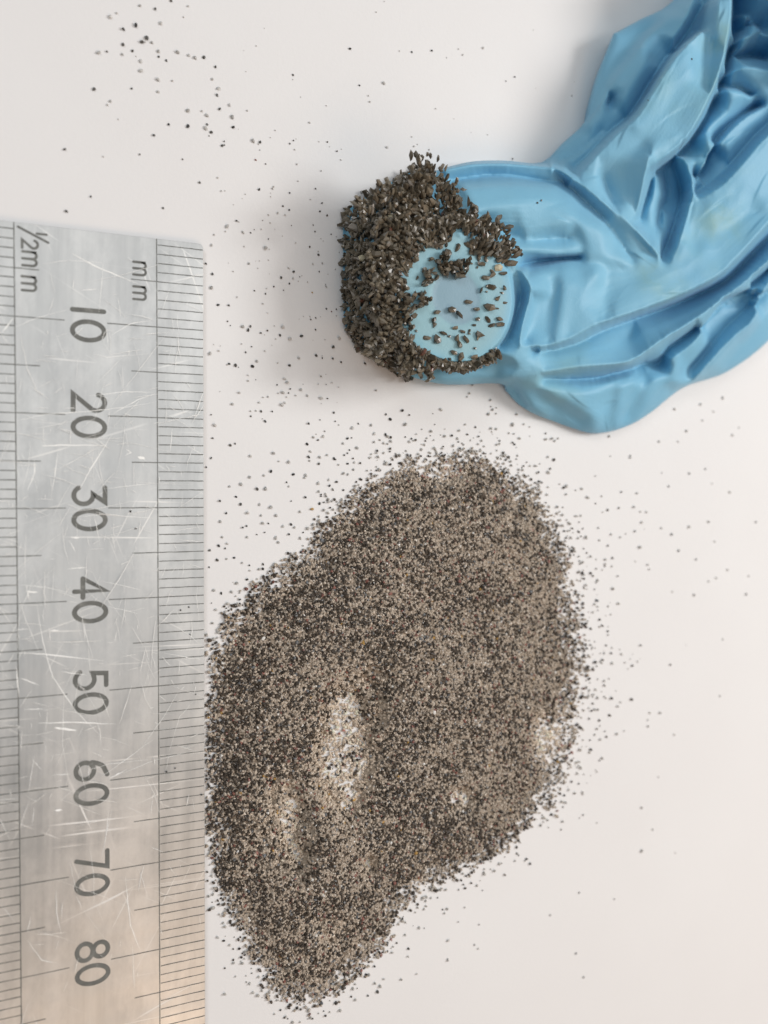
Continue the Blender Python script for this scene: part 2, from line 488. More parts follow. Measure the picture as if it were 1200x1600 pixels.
# outline: (px, py, height of the rim)
OUT = [(640,590,1.2),(700,602,1.5),(780,600,1.6),(790,612,1.2),(808,632,1.0),(830,646,1.0),(870,662,1.0),(905,674,1.2),(935,679,1.2),(975,670,1.2),
       (1010,652,1.2),(1050,620,1.2),(1075,603,1.3),(1125,588,1.5),(1160,568,1.8),(1190,545,2.0),(1215,520,2),(1260,470,2.5),(1310,380,3),(1330,240,3),(1320,80,3),
       (1280,-50,3),(1180,-110,4),(1110,-80,4),(1052,0,4),(1005,26,4),(966,47,4),(960,50,4),(957,58,4),(950,75,3.8),(936,110,3.5),(922,160,3),(914,190,2.6),(880,222,2.2),(847,253,1.8),
       (800,251,2.2),(770,250,2.6),(735,252,2.8),(700,260,2.8),(670,268,2.2)]
# folds: crests and troughs as (px, py, height)
FOLDS = [
 # flap at the far left of the cuff
 [(1040,30,6.2),(1000,75,6.2),(963,123,5.8),(937,177,5.0)], [(1028,32,4.6),(985,75,4.6),(954,118,4.2),(930,172,3.6)],
 [(952,150,3.8),(950,168,3.8)], [(966,173,5.0),(940,181,4.8),(917,192,4.2)], [(965,132,6.0),(967,170,5.2)],
 [(940,205,4.4),(900,240,3.8),(872,252,3.2)],
 [(1010,100,7.4),(990,130,7.0),(975,160,6.4)], [(1085,0,8),(1068,35,8),(1052,60,7.6)], [(1100,5,6.6),(1080,40,6.2),(1048,85,5.4)],
 # front fold, left lip and the trough beside it
 [(1098,50,11),(1075,68,11),(1052,93,10.8),(1027,130,10.4),(995,182,9.6),(960,213,8.2),(930,245,7.2),(903,276,6.2)],
 [(1085,48,7),(1043,88,6),(1018,126,5.6),(986,176,5.2),(950,208,4.8),(918,243,4.2),(896,262,4)],
 # front fold, right lip and the drop behind it
 [(1140,-40,12),(1140,0,12),(1138,35,12),(1133,67,12),(1125,105,12),(1113,137,12),(1102,163,11.8),(1090,187,11.6),(1078,207,11.2),(1067,222,10.8),(1043,243,10.2),(1014,262,9.4)],
 [(1146,-40,6),(1148,0,5.6),(1146,40,5),(1141,72,5),(1133,108,5.5),(1122,142,6),(1111,167,5.6),(1099,191,5.4),(1086,212,5),(1072,230,4.6),(1046,254,4.4),(1024,270,4.6)],
 [(1108,40,10.2),(1105,80,10.2),(1103,138,11.0)], [(1075,110,11.4),(1060,160,11.0),(1040,205,10.6)], [(1120,0,11.6),(1118,60,11.6)],
 [(995,200,9.7),(1006,222,9.4),(1012,243,9.6)], [(1020,230,10.4),(1016,242,10.6)],
 [(1013,244,10.6),(1008,270,9.8),(1003,295,9.0),(996,325,8.0),(990,347,7.2)], [(1022,272,5.2),(1014,300,5.0),(1006,325,5.4),(1000,345,6.0)],
 [(943,277,6.6),(950,297,6.2),(957,317,6.4)], [(962,240,8.2),(975,270,8.0),(982,310,7.4)], [(930,268,7.2),(935,290,7.2)],
 # twisted cord running down to the knot
 [(690,266,4.2),(730,258,4.6),(770,256,4.8),(810,257,4.8),(853,262,5.2),(876,269,6.2),(900,284,7.2),(943,317,8.0),(987,353,8.3),(1012,380,8.5),(1030,400,8.6)],
 [(706,282,3.6),(735,277,3.8),(767,273,3.8),(800,275,4.0),(832,280,4.3),(860,284,4.9),(878,287,5.1),(897,297,5.4),(918,318,5.9),(936,334,6.3),(946,343,6.6)],
 [(862,262,5.4),(874,275,4.6),(884,288,4.4)],
 [(949,352,6.6),(960,362,6.8),(974,385,7.0),(988,405,7.2)], [(985,370,7.3),(1005,388,7.3),(1022,404,7.5)], [(958,345,7.6),(975,362,7.4),(1000,395,7.6)],
 # puff beside the cap
 [(720,295,6.4),(770,292,6.6),(820,290,6.6),(862,296,6.6)], [(740,330,7.6),(790,322,7.8),(840,312,7.6),(880,318,7.6)], [(760,345,6.6),(788,362,6.0),(815,372,6.2)],
 [(822,366,7.0),(847,356,7.4),(870,350,7.8),(892,342,8.0),(915,348,8.0),(938,358,8.0)],
 [(893,345,7.8),(900,362,7.1),(907,380,6.9),(913,396,7.0)], [(903,352,8.0),(920,385,7.6),(924,398,7.4)], [(835,375,6.4),(870,372,6.2),(890,372,6.8)],
 [(800,389,7.2),(832,395,7.4),(866,398,7.4),(890,397,7.4),(912,395,7.4),(919,401,7.5),(945,406,7.6),(987,411,7.8),(1014,414,8.2),(1034,415,8.5)],
 [(812,417,5.0),(822,412,4.4),(838,408,3.6),(860,405,3.8),(880,403,4.4),(906,402,5.2)],
 # pale panel below the puff
 [(826,429,6.6),(845,421,6.6),(868,414,6.6),(895,408,6.5),(920,406,6.7),(950,413,6.9),(990,420,7.3),(1035,420,8.4)],
 [(870,431,6.7),(866,455,6.5),(864,475,6.4),(861,505,6.4),(856,532,6.6)], [(878,440,7.5),(875,480,7.4),(868,520,7.2)],
 [(930,426,7.9),(918,447,7.8),(907,467,7.7),(897,492,7.4),(888,515,7.1)], [(944,421,7.0),(945,437,6.8),(942,455,6.9),(940,480,7.2)], [(938,424,7.9),(937,440,7.6)],
 [(1000,430,7.7),(960,462,7.3),(945,488,7.2)], [(1060,420,8.8),(1010,447,8.3),(960,478,7.8)], [(1080,395,9.0),(1092,410,9.2),(1080,430,9.0)], [(1075,345,8.0),(1080,380,8.4)],
 [(820,540,6.8),(855,539,7.1),(893,527,7.4),(932,506,7.8),(960,496,8.0),(989,487,8.2),(1030,472,8.5),(1066,458,8.8),(1095,444,9.1),(1123,428,9.4),(1160,390,9.9),(1200,345,10.4),(1260,280,10.5)],
 [(832,549,5.4),(866,547,5.2),(905,536,4.8),(940,518,4.5),(975,505,4.1),(1020,490,3.6),(1048,480,3.4),(1080,466,3.3),(1108,454,3.3),(1136,440,3.4),(1172,404,3.6),(1214,360,4),(1270,300,4)],
 # rolled lip round the cap
 [(803,416,7.9),(815,422,8.3),(824,434,8.5),(829,448,8.5),(828,468,8.2),(821,490,7.8),(815,515,7.4),(813,535,7.0),(808,560,6.4)],
 [(810,436,7.2),(815,455,6.4),(814,470,5.6),(806,490,5.0),(793,514,4.6),(779,535,4.2),(762,552,3.8),(742,570,3.4)],
 [(833,465,6.6),(828,500,6.0),(822,530,5.6)], [(782,524,6.0),(775,545,6.2),(790,552,6.4),(807,562,6.4)], [(760,560,4.2),(780,566,4.4),(800,572,4.8)],
 [(740,580,3.8),(760,590,3.2),(778,596,3.0)], [(690,592,2.8),(720,596,2.6)],
 # tail folds below the panel
 [(781,598,3.6),(800,583,5.2),(817,566,6.2),(836,553,6.3),(852,548,6.0)], [(800,590,4.6),(840,582,5.8),(893,573,6.4),(935,569,6.6),(970,566,6.8),(993,558,7.0),(1031,531,7.6),(1060,513,7.9),(1085,497,8.1),(1120,470,8.3),(1154,443,8.5),(1200,405,8.8),(1250,360,9)],
 [(880,560,5.8),(920,548,5.5),(960,538,5.0),(985,530,4.4)], [(905,555,6.1),(960,548,5.5)],
 [(850,592,4.2),(886,594,3.3),(930,592,3.0),(955,586,3.0),(985,578,2.9),(1008,568,2.8),(1030,572,2.4),(1045,545,3.2),(1066,530,3.6),(1095,508,4.0),(1130,474,4.4),(1165,452,4.6),(1210,415,5)],
 [(1045,560,5.2),(1060,552,5.4),(1082,535,5.8),(1100,508,6.4),(1115,485,6.8),(1125,468,7.2)], [(1128,465,7.0),(1160,455,6.8),(1195,444,6.6)],
 [(1130,478,4.4),(1160,470,4.4),(1195,456,4.8)], [(1078,578,2.6),(1100,556,3.0),(1120,530,3.4),(1142,505,3.8),(1172,478,4.2),(1200,455,4.4)],
 [(1081,596,3.0),(1095,578,4.4),(1108,562,5.2),(1125,543,5.8),(1146,523,6.2),(1173,500,6.6),(1200,440,7.4),(1240,390,7.6)], [(1125,575,3.0),(1150,545,3.8),(1180,515,4.2),(1205,480,4.6)],
 # hanging bag at the bottom
 [(800,596,3.4),(825,600,4.4),(855,603,4.8),(901,607,5.0),(925,604,5.0),(947,600,5.0),(970,592,4.8),(989,588,4.7)], [(989,588,4.6),(996,600,4.2),(1010,596,3.6),(1020,588,4.2),(1039,588,4.5),(1060,596,3.6),(1073,604,2.4)],
 [(852,608,4.7),(895,629,4.3),(934,653,3.4)], [(826,606,3.6),(862,628,2.7),(902,656,1.8)], [(806,604,2.8),(822,622,2.6),(846,645,1.9)], [(800,604,2.2),(810,620,1.4),(820,634,1.1)],
 [(955,613,3.9),(950,640,3.0),(945,660,2.2)], [(975,604,4.6),(968,630,3.8),(962,650,2.8)], [(1000,606,3.6),(988,628,2.8),(980,646,2.0)], [(1018,598,4.4),(1008,622,3.4),(998,640,2.4)], [(1040,602,3.2),(1030,622,2.2)],
 # hollow between the front fold and the knot
 [(1024,268,6.2),(1023,285,6.4),(1021,307,6.4),(1015,325,6.4)], [(1040,262,4.2),(1042,285,3.8),(1044,310,4.0),(1034,330,4.6),(1030,350,5.2)],
 [(1037,328,5.8),(1038,345,6.2),(1040,365,6.4)], [(1013,366,6.6),(1022,358,6.6),(1030,372,7.0),(1032,395,7.4)],
 [(1053,253,4.8),(1060,275,4.4),(1067,301,4.2),(1064,328,4.6),(1054,355,5.0),(1042,386,5.4),(1034,402,6.6)],
 [(1056,231,7.0),(1066,248,7.6),(1073,262,8.0),(1078,276,8.3),(1080,290,8.5),(1079,305,8.6),(1075,322,8.6),(1070,342,8.6),(1064,360,8.6),(1055,388,8.6),(1046,410,8.6)],
 # right hand panels
 [(1082,316,7.8),(1112,299,9.0),(1128,288,9.4),(1160,253,10.4),(1187,221,11.0),(1210,200,11.4),(1260,150,11.6)], [(1086,300,5.8),(1105,289,6.4),(1122,278,6.8),(1152,245,7.6),(1180,213,8.0),(1202,192,8.4),(1250,140,8.4)],
 [(1110,330,9.2),(1140,330,9.6),(1190,270,10.6)], [(1115,365,9.0),(1140,355,9.2),(1170,330,9.6)],
 [(1088,283,6.4),(1098,262,7.4),(1104,251,7.8),(1109,238,8.0),(1133,211,8.5),(1160,185,9.0),(1200,163,9.4),(1250,130,9.5)], [(1083,276,4.6),(1092,270,4.0),(1100,254,4.4),(1106,240,5.0),(1127,209,6.0),(1155,183,6.4),(1185,164,6.4)],
 [(1083,250,6.6),(1092,240,6.2),(1100,248,6.8)], [(1096,215,7.6),(1115,190,8.0),(1145,170,8.0)],
 [(1117,143,8.6),(1135,142,9.0),(1150,144,9.0),(1172,154,8.8)], [(1120,136,7.0),(1150,135,7.4),(1175,148,7.4)],
 [(1120,120,7.8),(1140,113,9.0),(1167,107,10.0),(1200,112,10.2),(1250,110,10)], [(1163,121,9.4),(1180,140,9.2),(1200,163,9.2)],
 [(1140,90,6.0),(1167,84,5.6),(1195,86,6)], [(1138,70,7.4),(1150,62,8.6),(1173,57,9.6)], [(1143,104,8.0),(1152,80,8.2),(1165,72,8.6)], [(1150,46,5.6),(1165,44,6.2)], [(1180,72,7.2),(1200,75,7.6)], [(1175,30,7.6),(1188,40,7.4)],
 [(1160,20,8.6),(1170,35,8.8),(1190,55,9.4),(1220,60,10)], [(1200,20,9.6),(1225,10,12)], [(1235,120,13),(1250,60,15),(1240,-10,15),(1200,-60,15),(1140,-75,13)], [(1275,150,13),(1290,60,15),(1260,-30,15)],  # last two lines: unseen outer heap, raised to block light and darken this corner
]
GS = 0.11
HC = U(714, 465, CAP_H)             # the magnet's hole
# the folds lean over sideways, so heights are laid out on a sheared grid: x = u + lean*z
_g = np.array([40.0, 2.0, 5.0]); LEAN = (CAM_P-_g)[:2]/(CAM_P-_g)[2]
def flat_uv(W):
    W = np.array(W, float); W[:, :2] -= LEAN[None]*W[:, 2:3]; return W
CUV = CT[:2]-LEAN*CAP_H
_fa = np.arctan2(FOOT[:, 1]-CUV[1], FOOT[:, 0]-CUV[0]) % (2*math.pi); _fr = np.hypot(FOOT[:, 0]-CUV[0], FOOT[:, 1]-CUV[1])
_k = np.argsort(_fa)
def foot_uv(a):
    return np.interp(np.asarray(a) % (2*math.pi), _fa[_k], np.maximum(_fr[_k], CAP_R+.3), left=CAP_R+.3, right=CAP_R+.3)
def build_glove():
    op = flat_uv(unproject([p[0] for p in OUT], [p[1] for p in OUT], [p[2] for p in OUT]))
    # close the outline round the covered magnet
    a0 = math.atan2(op[-1, 1]-CUV[1], op[-1, 0]-CUV[0]); a1 = math.atan2(op[0, 1]-CUV[1], op[0, 0]-CUV[0])
    a0 %= 2*math.pi; a1 %= 2*math.pi
    if a1 < a0: a1 += 2*math.pi
    arcp = [(CUV[0]+float(foot_uv(a))*math.cos(a), CUV[1]+float(foot_uv(a))*math.sin(a), 0.25) for a in np.linspace(a0+.12, a1-.12, 40)]
    poly = [tuple(p) for p in op]+arcp
    # smooth outline (Catmull-Rom)
    P = np.array(poly); n = len(P); sm = []
    for i in range(n):
        p0, p1, p2, p3 = P[i-1], P[i], P[(i+1) % n], P[(i+2) % n]
        for t in np.linspace(0, 1, 7)[:-1]:
            sm.append(0.5*((2*p1)+(-p0+p2)*t+(2*p0-5*p1+4*p2-p3)*t*t+(-p0+3*p1-3*p2+p3)*t**3))
    sm = np.array(sm)
    x0, y0 = sm[:, 0].min()-2, sm[:, 1].min()-2
    nx = int((sm[:, 0].max()+2-x0)/GS)+1; ny = int((sm[:, 1].max()+2-y0)/GS)+1
    pin = {}
    def setp(x, y, z, wgt=0):
        i, j = int(round((x-x0)/GS)), int(round((y-y0)/GS))
        if 0 <= i < nx and 0 <= j < ny: pin[(i, j)] = z
    for k in range(len(sm)):
        a, b = sm[k], sm[(k+1) % len(sm)]
        for t in np.linspace(0, 1, 3): setp(*(a*(1-t)+b*t))
    for f in FOLDS:
        W = flat_uv(unproject([p[0] for p in f], [p[1] for p in f], [p[2] for p in f]))
        # smooth the line
        m = len(W)
        Wp = np.vstack([2*W[0]-W[1], W, 2*W[-1]-W[-2]])
        for i in range(m-1):
            p0, p1, p2, p3 = Wp[i:i+4]
            for t in np.linspace(0, 1, max(3, int(np.linalg.norm(p2-p1)/0.2))):
                q = 0.5*((2*p1)+(-p0+p2)*t+(2*p0-5*p1+4*p2-p3)*t*t+(-p0+3*p1-3*p2+p3)*t**3)
                setp(*q)
    # taut facets between the pinned lines: triangulate and fill
    from mathutils.geometry import delaunay_2d_cdt
    keys = list(pin); zs = np.array([pin[k] for k in keys])
    # a wide ring beyond the outline so that the fill reaches everywhere
    for gx in range(-40, nx+41, 20):
        for gy in (-40, ny+40): keys.append((gx, gy))
    for gy in range(-40, ny+41, 20):
        for gx in (-40, nx+40): keys.append((gx, gy))
    zs = np.r_[zs, np.full(len(keys)-len(zs), 1.0)]
    vs, _, tris, ov, _, _ = delaunay_2d_cdt([Vector((float(a), float(b))) for a, b in keys], [], [], 0, 1e-6)
    zz = np.array([zs[o[0]] if o else 1.0 for o in ov]); vv = np.array([(v.x, v.y) for v in vs])
    Z = np.full((nx, ny), 1.0)
    for t3 in tris:
        A, B, C = vv[t3[0]], vv[t3[1]], vv[t3[2]]
        i0, i1 = max(0, int(np.floor(min(A[0], B[0], C[0])))), min(nx-1, int(np.ceil(max(A[0], B[0], C[0]))))
        j0, j1 = max(0, int(np.floor(min(A[1], B[1], C[1])))), min(ny-1, int(np.ceil(max(A[1], B[1], C[1]))))
        if i1 < i0 or j1 < j0: continue
        den = (B[1]-C[1])*(A[0]-C[0])+(C[0]-B[0])*(A[1]-C[1])
        if abs(den) < 1e-9: continue
        gi, gj = np.meshgrid(np.arange(i0, i1+1), np.arange(j0, j1+1), indexing='ij')
        l0 = ((B[1]-C[1])*(gi-C[0])+(C[0]-B[0])*(gj-C[1]))/den; l1 = ((C[1]-A[1])*(gi-C[0])+(A[0]-C[0])*(gj-C[1]))/den; l2 = 1-l0-l1
        m = (l0 >= -1e-6) & (l1 >= -1e-6) & (l2 >= -1e-6)
        Z[gi[m], gj[m]] = (l0*zz[t3[0]]+l1*zz[t3[1]]+l2*zz[t3[2]])[m]
    X, Y = np.meshgrid(x0+np.arange(nx)*GS, y0+np.arange(ny)*GS, indexing='ij')
    # soften the creases
    def blur(A, s):
        r = int(3*s/GS)+1; kx = np.exp(-0.5*(np.arange(-r, r+1)*GS/s)**2); kx /= kx.sum()
        B = np.pad(A, ((r, r), (0, 0)), mode='edge'); B = sum(kx[i]*B[i:i+A.shape[0]] for i in range(2*r+1))
        C = np.pad(B, ((0, 0), (r, r)), mode='edge'); return sum(kx[i]*C[:, i:i+A.shape[1]] for i in range(2*r+1))
    near = np.zeros((nx, ny)); lo0 = np.abs(blur(Z, .12)-blur(Z, 1.3))
    for f in FOLDS:
        W = flat_uv(unproject([p[0] for p in f], [p[1] for p in f], [p[2] for p in f]))
        q = np.vstack([W[:1, :2]]+[np.linspace(a[:2], b[:2], max(3, int(np.hypot(*(b-a)[:2])/.12)))[1:] for a, b in zip(W[:-1], W[1:])])
        ii = np.clip(((q[:, 0]-x0)/GS).round().astype(int), 0, nx-1); jj = np.clip(((q[:, 1]-y0)/GS).round().astype(int), 0, ny-1)
        near[ii, jj] = np.clip((lo0[ii, jj].mean()-.42)/.35, 0, 1)
    near = np.clip(blur(near, 0.5)*13.0, 0, 1); near = blur(near, .25)
    Z = near*blur(Z, 0.14)+(1-near)*blur(Z, 0.55)
    # film puffs up between the creases: rounded tubes that meet in sharp valleys
    low_ = Z-blur(Z, 1.3)
    vp = []
    for f in FOLDS:
        W = flat_uv(unproject([p[0] for p in f], [p[1] for p in f], [p[2] for p in f]))
        q = np.vstack([W[:1, :2]]+[np.linspace(a[:2], b[:2], max(3, int(np.hypot(*(b-a)[:2])/.12)))[1:] for a, b in zip(W[:-1], W[1:])])
        ii = np.clip(((q[:, 0]-x0)/GS).round().astype(int), 0, nx-1); jj = np.clip(((q[:, 1]-y0)/GS).round().astype(int), 0, ny-1)
        if low_[ii, jj].mean() < -0.22: vp += list(zip(ii, jj))
    vp = np.array(sorted(set(vp)), float)
    st = 4; gi = np.arange(0, nx+st, st); gj = np.arange(0, ny+st, st)
    D = np.zeros((len(gi), len(gj)))
    for q, a_ in enumerate(gi):
        D[q] = np.sqrt(((vp[None, :, 0]-a_)**2+(vp[None, :, 1]-gj[:, None])**2).min(1))*GS
    fi, fj = np.arange(nx)/st, np.arange(ny)/st; i0_, j0_ = fi.astype(int), fj.astype(int); wi, wj = (fi-i0_)[:, None], (fj-j0_)[None]
    D = (D[np.ix_(i0_, j0_)]*(1-wi)+D[np.ix_(i0_+1, j0_)]*wi)*(1-wj)+(D[np.ix_(i0_, j0_+1)]*(1-wi)+D[np.ix_(i0_+1, j0_+1)]*wi)*wj
    dn_ = blur(np.clip(D/1.6, 0, 1), .08)
    Z = blur(Z, 0.08)+0.50*np.sqrt(np.clip(1-(1-dn_)**2, 0, 1))-0.25
    Z = Z+0.35*(Z-blur(Z, 2.0))
    # fine pleats that run with the folds: noise smeared along the local fold direction
    c2 = np.zeros((nx, ny)); s2 = np.zeros((nx, ny)); ws = np.full((nx, ny), 1e-6)
    for f in FOLDS:
        W = flat_uv(unproject([p[0] for p in f], [p[1] for p in f], [p[2] for p in f]))
        for a, b in zip(W[:-1], W[1:]):
            L = np.hypot(*(b-a)[:2]); th = math.atan2(b[1]-a[1], b[0]-a[0])
            m = (a+b)/2; g = L*np.exp(-((X-m[0])**2+(Y-m[1])**2)/(2*(0.9+L*.45)**2))
            c2 += g*math.cos(2*th); s2 += g*math.sin(2*th); ws += g
    c2 += 2e-3*math.cos(2*.75); s2 += 2e-3*math.sin(2*.75)
    th = 0.5*np.arctan2(blur(s2, 1.0), blur(c2, 1.0)); dx, dy = np.cos(th)*1.0, np.sin(th)*1.0
    nr = np.random.default_rng(77)
    def streak(sig, steps):
        B = nr.normal(size=(nx, ny)); B = blur(B, sig)-blur(B, sig*2.2)
        out = B.copy(); II, JJ = np.meshgrid(np.arange(nx), np.arange(ny), indexing='ij')
        for sg in (1, -1):
            px_, py_ = II.astype(float), JJ.astype(float); ox, oy = dx*sg, dy*sg
            for _ in range(steps):
                ii = np.clip(px_.round().astype(int), 0, nx-1); jj = np.clip(py_.round().astype(int), 0, ny-1)
                vx, vy = dx[ii, jj], dy[ii, jj]
                fl = np.where(vx*ox+vy*oy < 0, -1.0, 1.0); ox, oy = vx*fl, vy*fl
                px_ = px_+ox*1.6; py_ = py_+oy*1.6
                ii = np.clip(px_.round().astype(int), 0, nx-1); jj = np.clip(py_.round().astype(int), 0, ny-1)
                out = out+B[ii, jj]
        return out/out.std()
    s1 = streak(.75, 26); s3 = streak(.20, 16)
    mod = np.clip(value_noise(X, Y, 6.0, 15)*1.7-.35, 0.1, 1)
    mod2 = np.clip(value_noise(X+40, Y, 4.5, 16)*1.9-.45, 0, 1)
    Z = Z+0.05*mod*(0.9-np.abs(s1))+0.012*mod2*(0.9-np.abs(s3))
    # sharp short creases pressed into the thin film, mostly along the run of the folds
    cr = random.Random(3)
    for _ in range(190):
        ci, cj = cr.randrange(nx), cr.randrange(ny)
        t0 = th[ci, cj]+cr.gauss(0, .35); L = cr.uniform(1.5, 5.0); A = cr.uniform(.05, .16)*cr.choice((-1, 1)); wd = cr.uniform(.25, .7)
        cxx, cyy = x0+ci*GS, y0+cj*GS
        a_ = (X-cxx)*math.cos(t0)+(Y-cyy)*math.sin(t0); b_ = -(X-cxx)*math.sin(t0)+(Y-cyy)*math.cos(t0)+cr.uniform(-.03, .03)*a_*a_
        tp = np.clip(1-np.abs(a_)/L, 0, 1); tp = tp*tp*(3-2*tp)
        kind = cr.random()
        prof = np.exp(-np.abs(b_)/wd) if kind < .5 else np.tanh(b_/.12)*np.exp(-np.abs(b_)/(wd*1.6))
        Z = Z+A*tp*prof
    Z = blur(Z, 0.06)
    # covered ring magnet: flat top with a shallow dimple, steep side
    r = np.hypot(X-CUV[0], Y-CUV[1])
    ang = np.arctan2(Y-CUV[1], X-CUV[0]); fr = foot_uv(ang)
    e = np.clip((r-(CAP_R-0.3))/(fr-CAP_R+0.3), 0, 1)**(1/1.15)
    cap = CAP_H*(1-e**1.7)
    rd = np.hypot(X-HC[0]+LEAN[0]*CAP_H, Y-HC[1]+LEAN[1]*CAP_H); dim = 0.16*(1-np.clip((rd-2.6)/1.3, 0, 1)**2*(3-2*np.clip((rd-2.6)/1.3, 0, 1)))
    cap = cap-dim+0.12*(value_noise(X, Y, 3.0, 9)-.5)
    am = ang % (2*math.pi); side = (am > _fa[_k][0]-.05) & (am < _fa[_k][-1]+.05)
    tt = np.clip((r-(CAP_R-0.6))/0.9, 0, 1); tt = tt*tt*(3-2*tt)
    flat = CAP_H-dim+0.12*(value_noise(X, Y, 3.0, 9)-.5)
    Z = np.where(side, np.where(r < CAP_R-0.3, cap, np.where(r < fr, np.maximum(cap, Z*np.clip((r-CAP_R+0.3)/1.05, 0, 1)), Z)), flat*(1-tt)+Z*tt)
    d, qx, qy = dist_poly(X.ravel(), Y.ravel(), [(a, b) for a, b in sm[::2, :2]])
    ins = in_poly(X.ravel(), Y.ravel(), [(a, b) for a, b in sm[:, :2]]).reshape(nx, ny)
    d = d.reshape(nx, ny); qx = qx.reshape(nx, ny); qy = qy.reshape(nx, ny)
    keep = ins | (d < GS*0.72)
    quad = keep[:-1, :-1] & keep[1:, :-1] & keep[:-1, 1:] & keep[1:, 1:]
    # snap the border to the outline and roll it under
    used = np.zeros((nx, ny), bool)
    for a in (0, 1):
        for b in (0, 1): used[a:nx-1+a, b:ny-1+b] |= quad
    inner = np.zeros((nx, ny), bool)
    inner[1:-1, 1:-1] = quad[:-1, :-1] & quad[1:, :-1] & quad[:-1, 1:] & quad[1:, 1:]
    border = used & ~inner
    X = np.where(border, qx, X); Y = np.where(border, qy, Y)
    dd = np.where(border, 0, d); rr = 1.3
    roll = 0.9*(1-np.sqrt(np.clip(1-(1-np.clip(dd/rr, 0, 1))**2, 0, 1)))
    capz = r < fr+0.8
    Z = np.where(capz & (X < CUV[0]+3), Z, np.maximum(Z-roll, 0.12))
    Z = np.maximum(Z, 0.1)
    idx = -np.ones((nx, ny), int); idx[used] = np.arange(used.sum())
    V = np.stack([X[used]+LEAN[0]*Z[used], Y[used]+LEAN[1]*Z[used], Z[used]], 1)
    i, j = np.nonzero(quad)
    Fq = np.stack([idx[i, j], idx[i+1, j], idx[i+1, j+1], idx[i, j+1]], 1)
    # underside: border edges pulled in and down to the paper
    E = {}
    for a, b in ((0, 1), (1, 2), (2, 3), (3, 0)):
        for p, q in zip(Fq[:, a], Fq[:, b]):
            if (q, p) in E: del E[(q, p)]
            else: E[(p, q)] = 1
    bi = sorted({p for e in E for p in e}); low = {}
    cen = np.array([sm[:, 0].mean(), sm[:, 1].mean()])
    extra = []
    for p in bi:
        vx, vy, vz = V[p]; vx -= LEAN[0]*vz; vy -= LEAN[1]*vz
        g = cen-np.array([vx, vy]); g = g/np.linalg.norm(g)
        low[p] = len(V)+len(extra); extra.append((vx+g[0]*0.6, vy+g[1]*0.6, 0.02))
    Fs = np.array([(q, p, low[p], low[q]) for p, q in E])
    V = np.vstack([V, np.array(extra)]); Fq = np.vstack([Fq, Fs])
    H = (x0, y0, nx, ny, np.where(used, Z, 0.0))
    return mesh_np('blue_glove', V, Fq, True), H
gm, HF = build_glove()
glove = link('blue_glove', gm, M_GLOVE)
tag(glove, 'crumpled blue rubber glove pulled over a ring magnet crusted with grains', 'glove')
def glove_z(x, y):
    i = np.clip(((x-HF[0])/GS).round().astype(int), 0, HF[2]-1); j = np.clip(((y-HF[1])/GS).round().astype(int), 0, HF[3]-1)
    return HF[4][i, j]

# ------------------------------------------------------------------ grains
t = (1+5**.5)/2
ICO_V = np.array([(-1,t,0),(1,t,0),(-1,-t,0),(1,-t,0),(0,-1,t),(0,1,t),(0,-1,-t),(0,1,-t),(t,0,-1),(t,0,1),(-t,0,-1),(-t,0,1)], float)
ICO_V /= np.linalg.norm(ICO_V[0])
ICO_F = np.array([(0,11,5),(0,5,1),(0,1,7),(0,7,10),(0,10,11),(1,5,9),(5,11,4),(11,10,2),(10,7,6),(7,1,8),(3,9,4),(3,4,2),(3,2,6),(3,6,8),(3,8,9),(4,9,5),(2,4,11),(6,2,10),(8,6,7),(9,8,1)])
def rot_mats(n, flat=None):
    q = rng.normal(size=(n, 4))
    if flat is not None: q[:, 1:3] *= flat
    q /= np.linalg.norm(q, axis=1)[:, None]
    w_, x, y, z = q.T
    return np.stack([np.stack([1-2*(y*y+z*z), 2*(x*y-z*w_), 2*(x*z+y*w_)], 1), np.stack([2*(x*y+z*w_), 1-2*(x*x+z*z), 2*(y*z-x*w_)], 1), np.stack([2*(x*z-y*w_), 2*(y*z+x*w_), 1-2*(x*x+y*y)], 1)], 1)
def grain_verts(n, size, aniso, jit, flat=None):
    """n irregular stones -> (n,12,3); size (n,) is the mean radius."""
    v = ICO_V[None]*(1+rng.normal(0, jit, (n, 12, 1)))
    sc = np.stack([1+rng.uniform(0, aniso, n), np.ones(n), 1-rng.uniform(0, aniso*.55, n)], 1)
    v = v*sc[:, None]*np.asarray(size).reshape(-1, 1, 1)
    return np.einsum('nij,nkj->nki', rot_mats(n, flat), v)
def joined(name, pos, verts, colors, mat, smooth=False):
    n = len(pos)
    V = (verts+pos[:, None]).reshape(-1, 3)
    F = (ICO_F[None]+12*np.arange(n)[:, None, None]).reshape(-1, 3)
    return link(name, mesh_np(name, V, F, smooth, np.repeat(colors, 12, axis=0)), mat)

def sand_colors(n, dark_frac):
    """pale quartz, dark ore, a few red and amber ones"""
    u = rng.random(n); k = rng.random(n)[:, None]
    pale = np.array([.375, .310, .245])*(1-k)+np.array([.52, .445, .36])*k
    pale *= rng.uniform(.8, 1.15, n)[:, None]
    dark = np.array([.028, .022, .017])*(1-k)+np.array([.095, .073, .054])*k
    c = np.where((u < dark_frac)[:, None], dark, pale)
    r = rng.random(n)
    c = np.where((r < .022)[:, None], np.array([.23, .10, .08])*(0.7+.6*k), c)
    c = np.where(((r > .022) & (r < .0235))[:, None], np.array([.42, .25, .07]), c)
    c = np.where(((r > .03) & (r < .045))[:, None], np.array([.16, .17, .18]), c)
    c = np.where((r > .994)[:, None], np.array([.72, .70, .66]), c)  # rare near-white grains, glints put into the colour
    return c, u < dark_frac

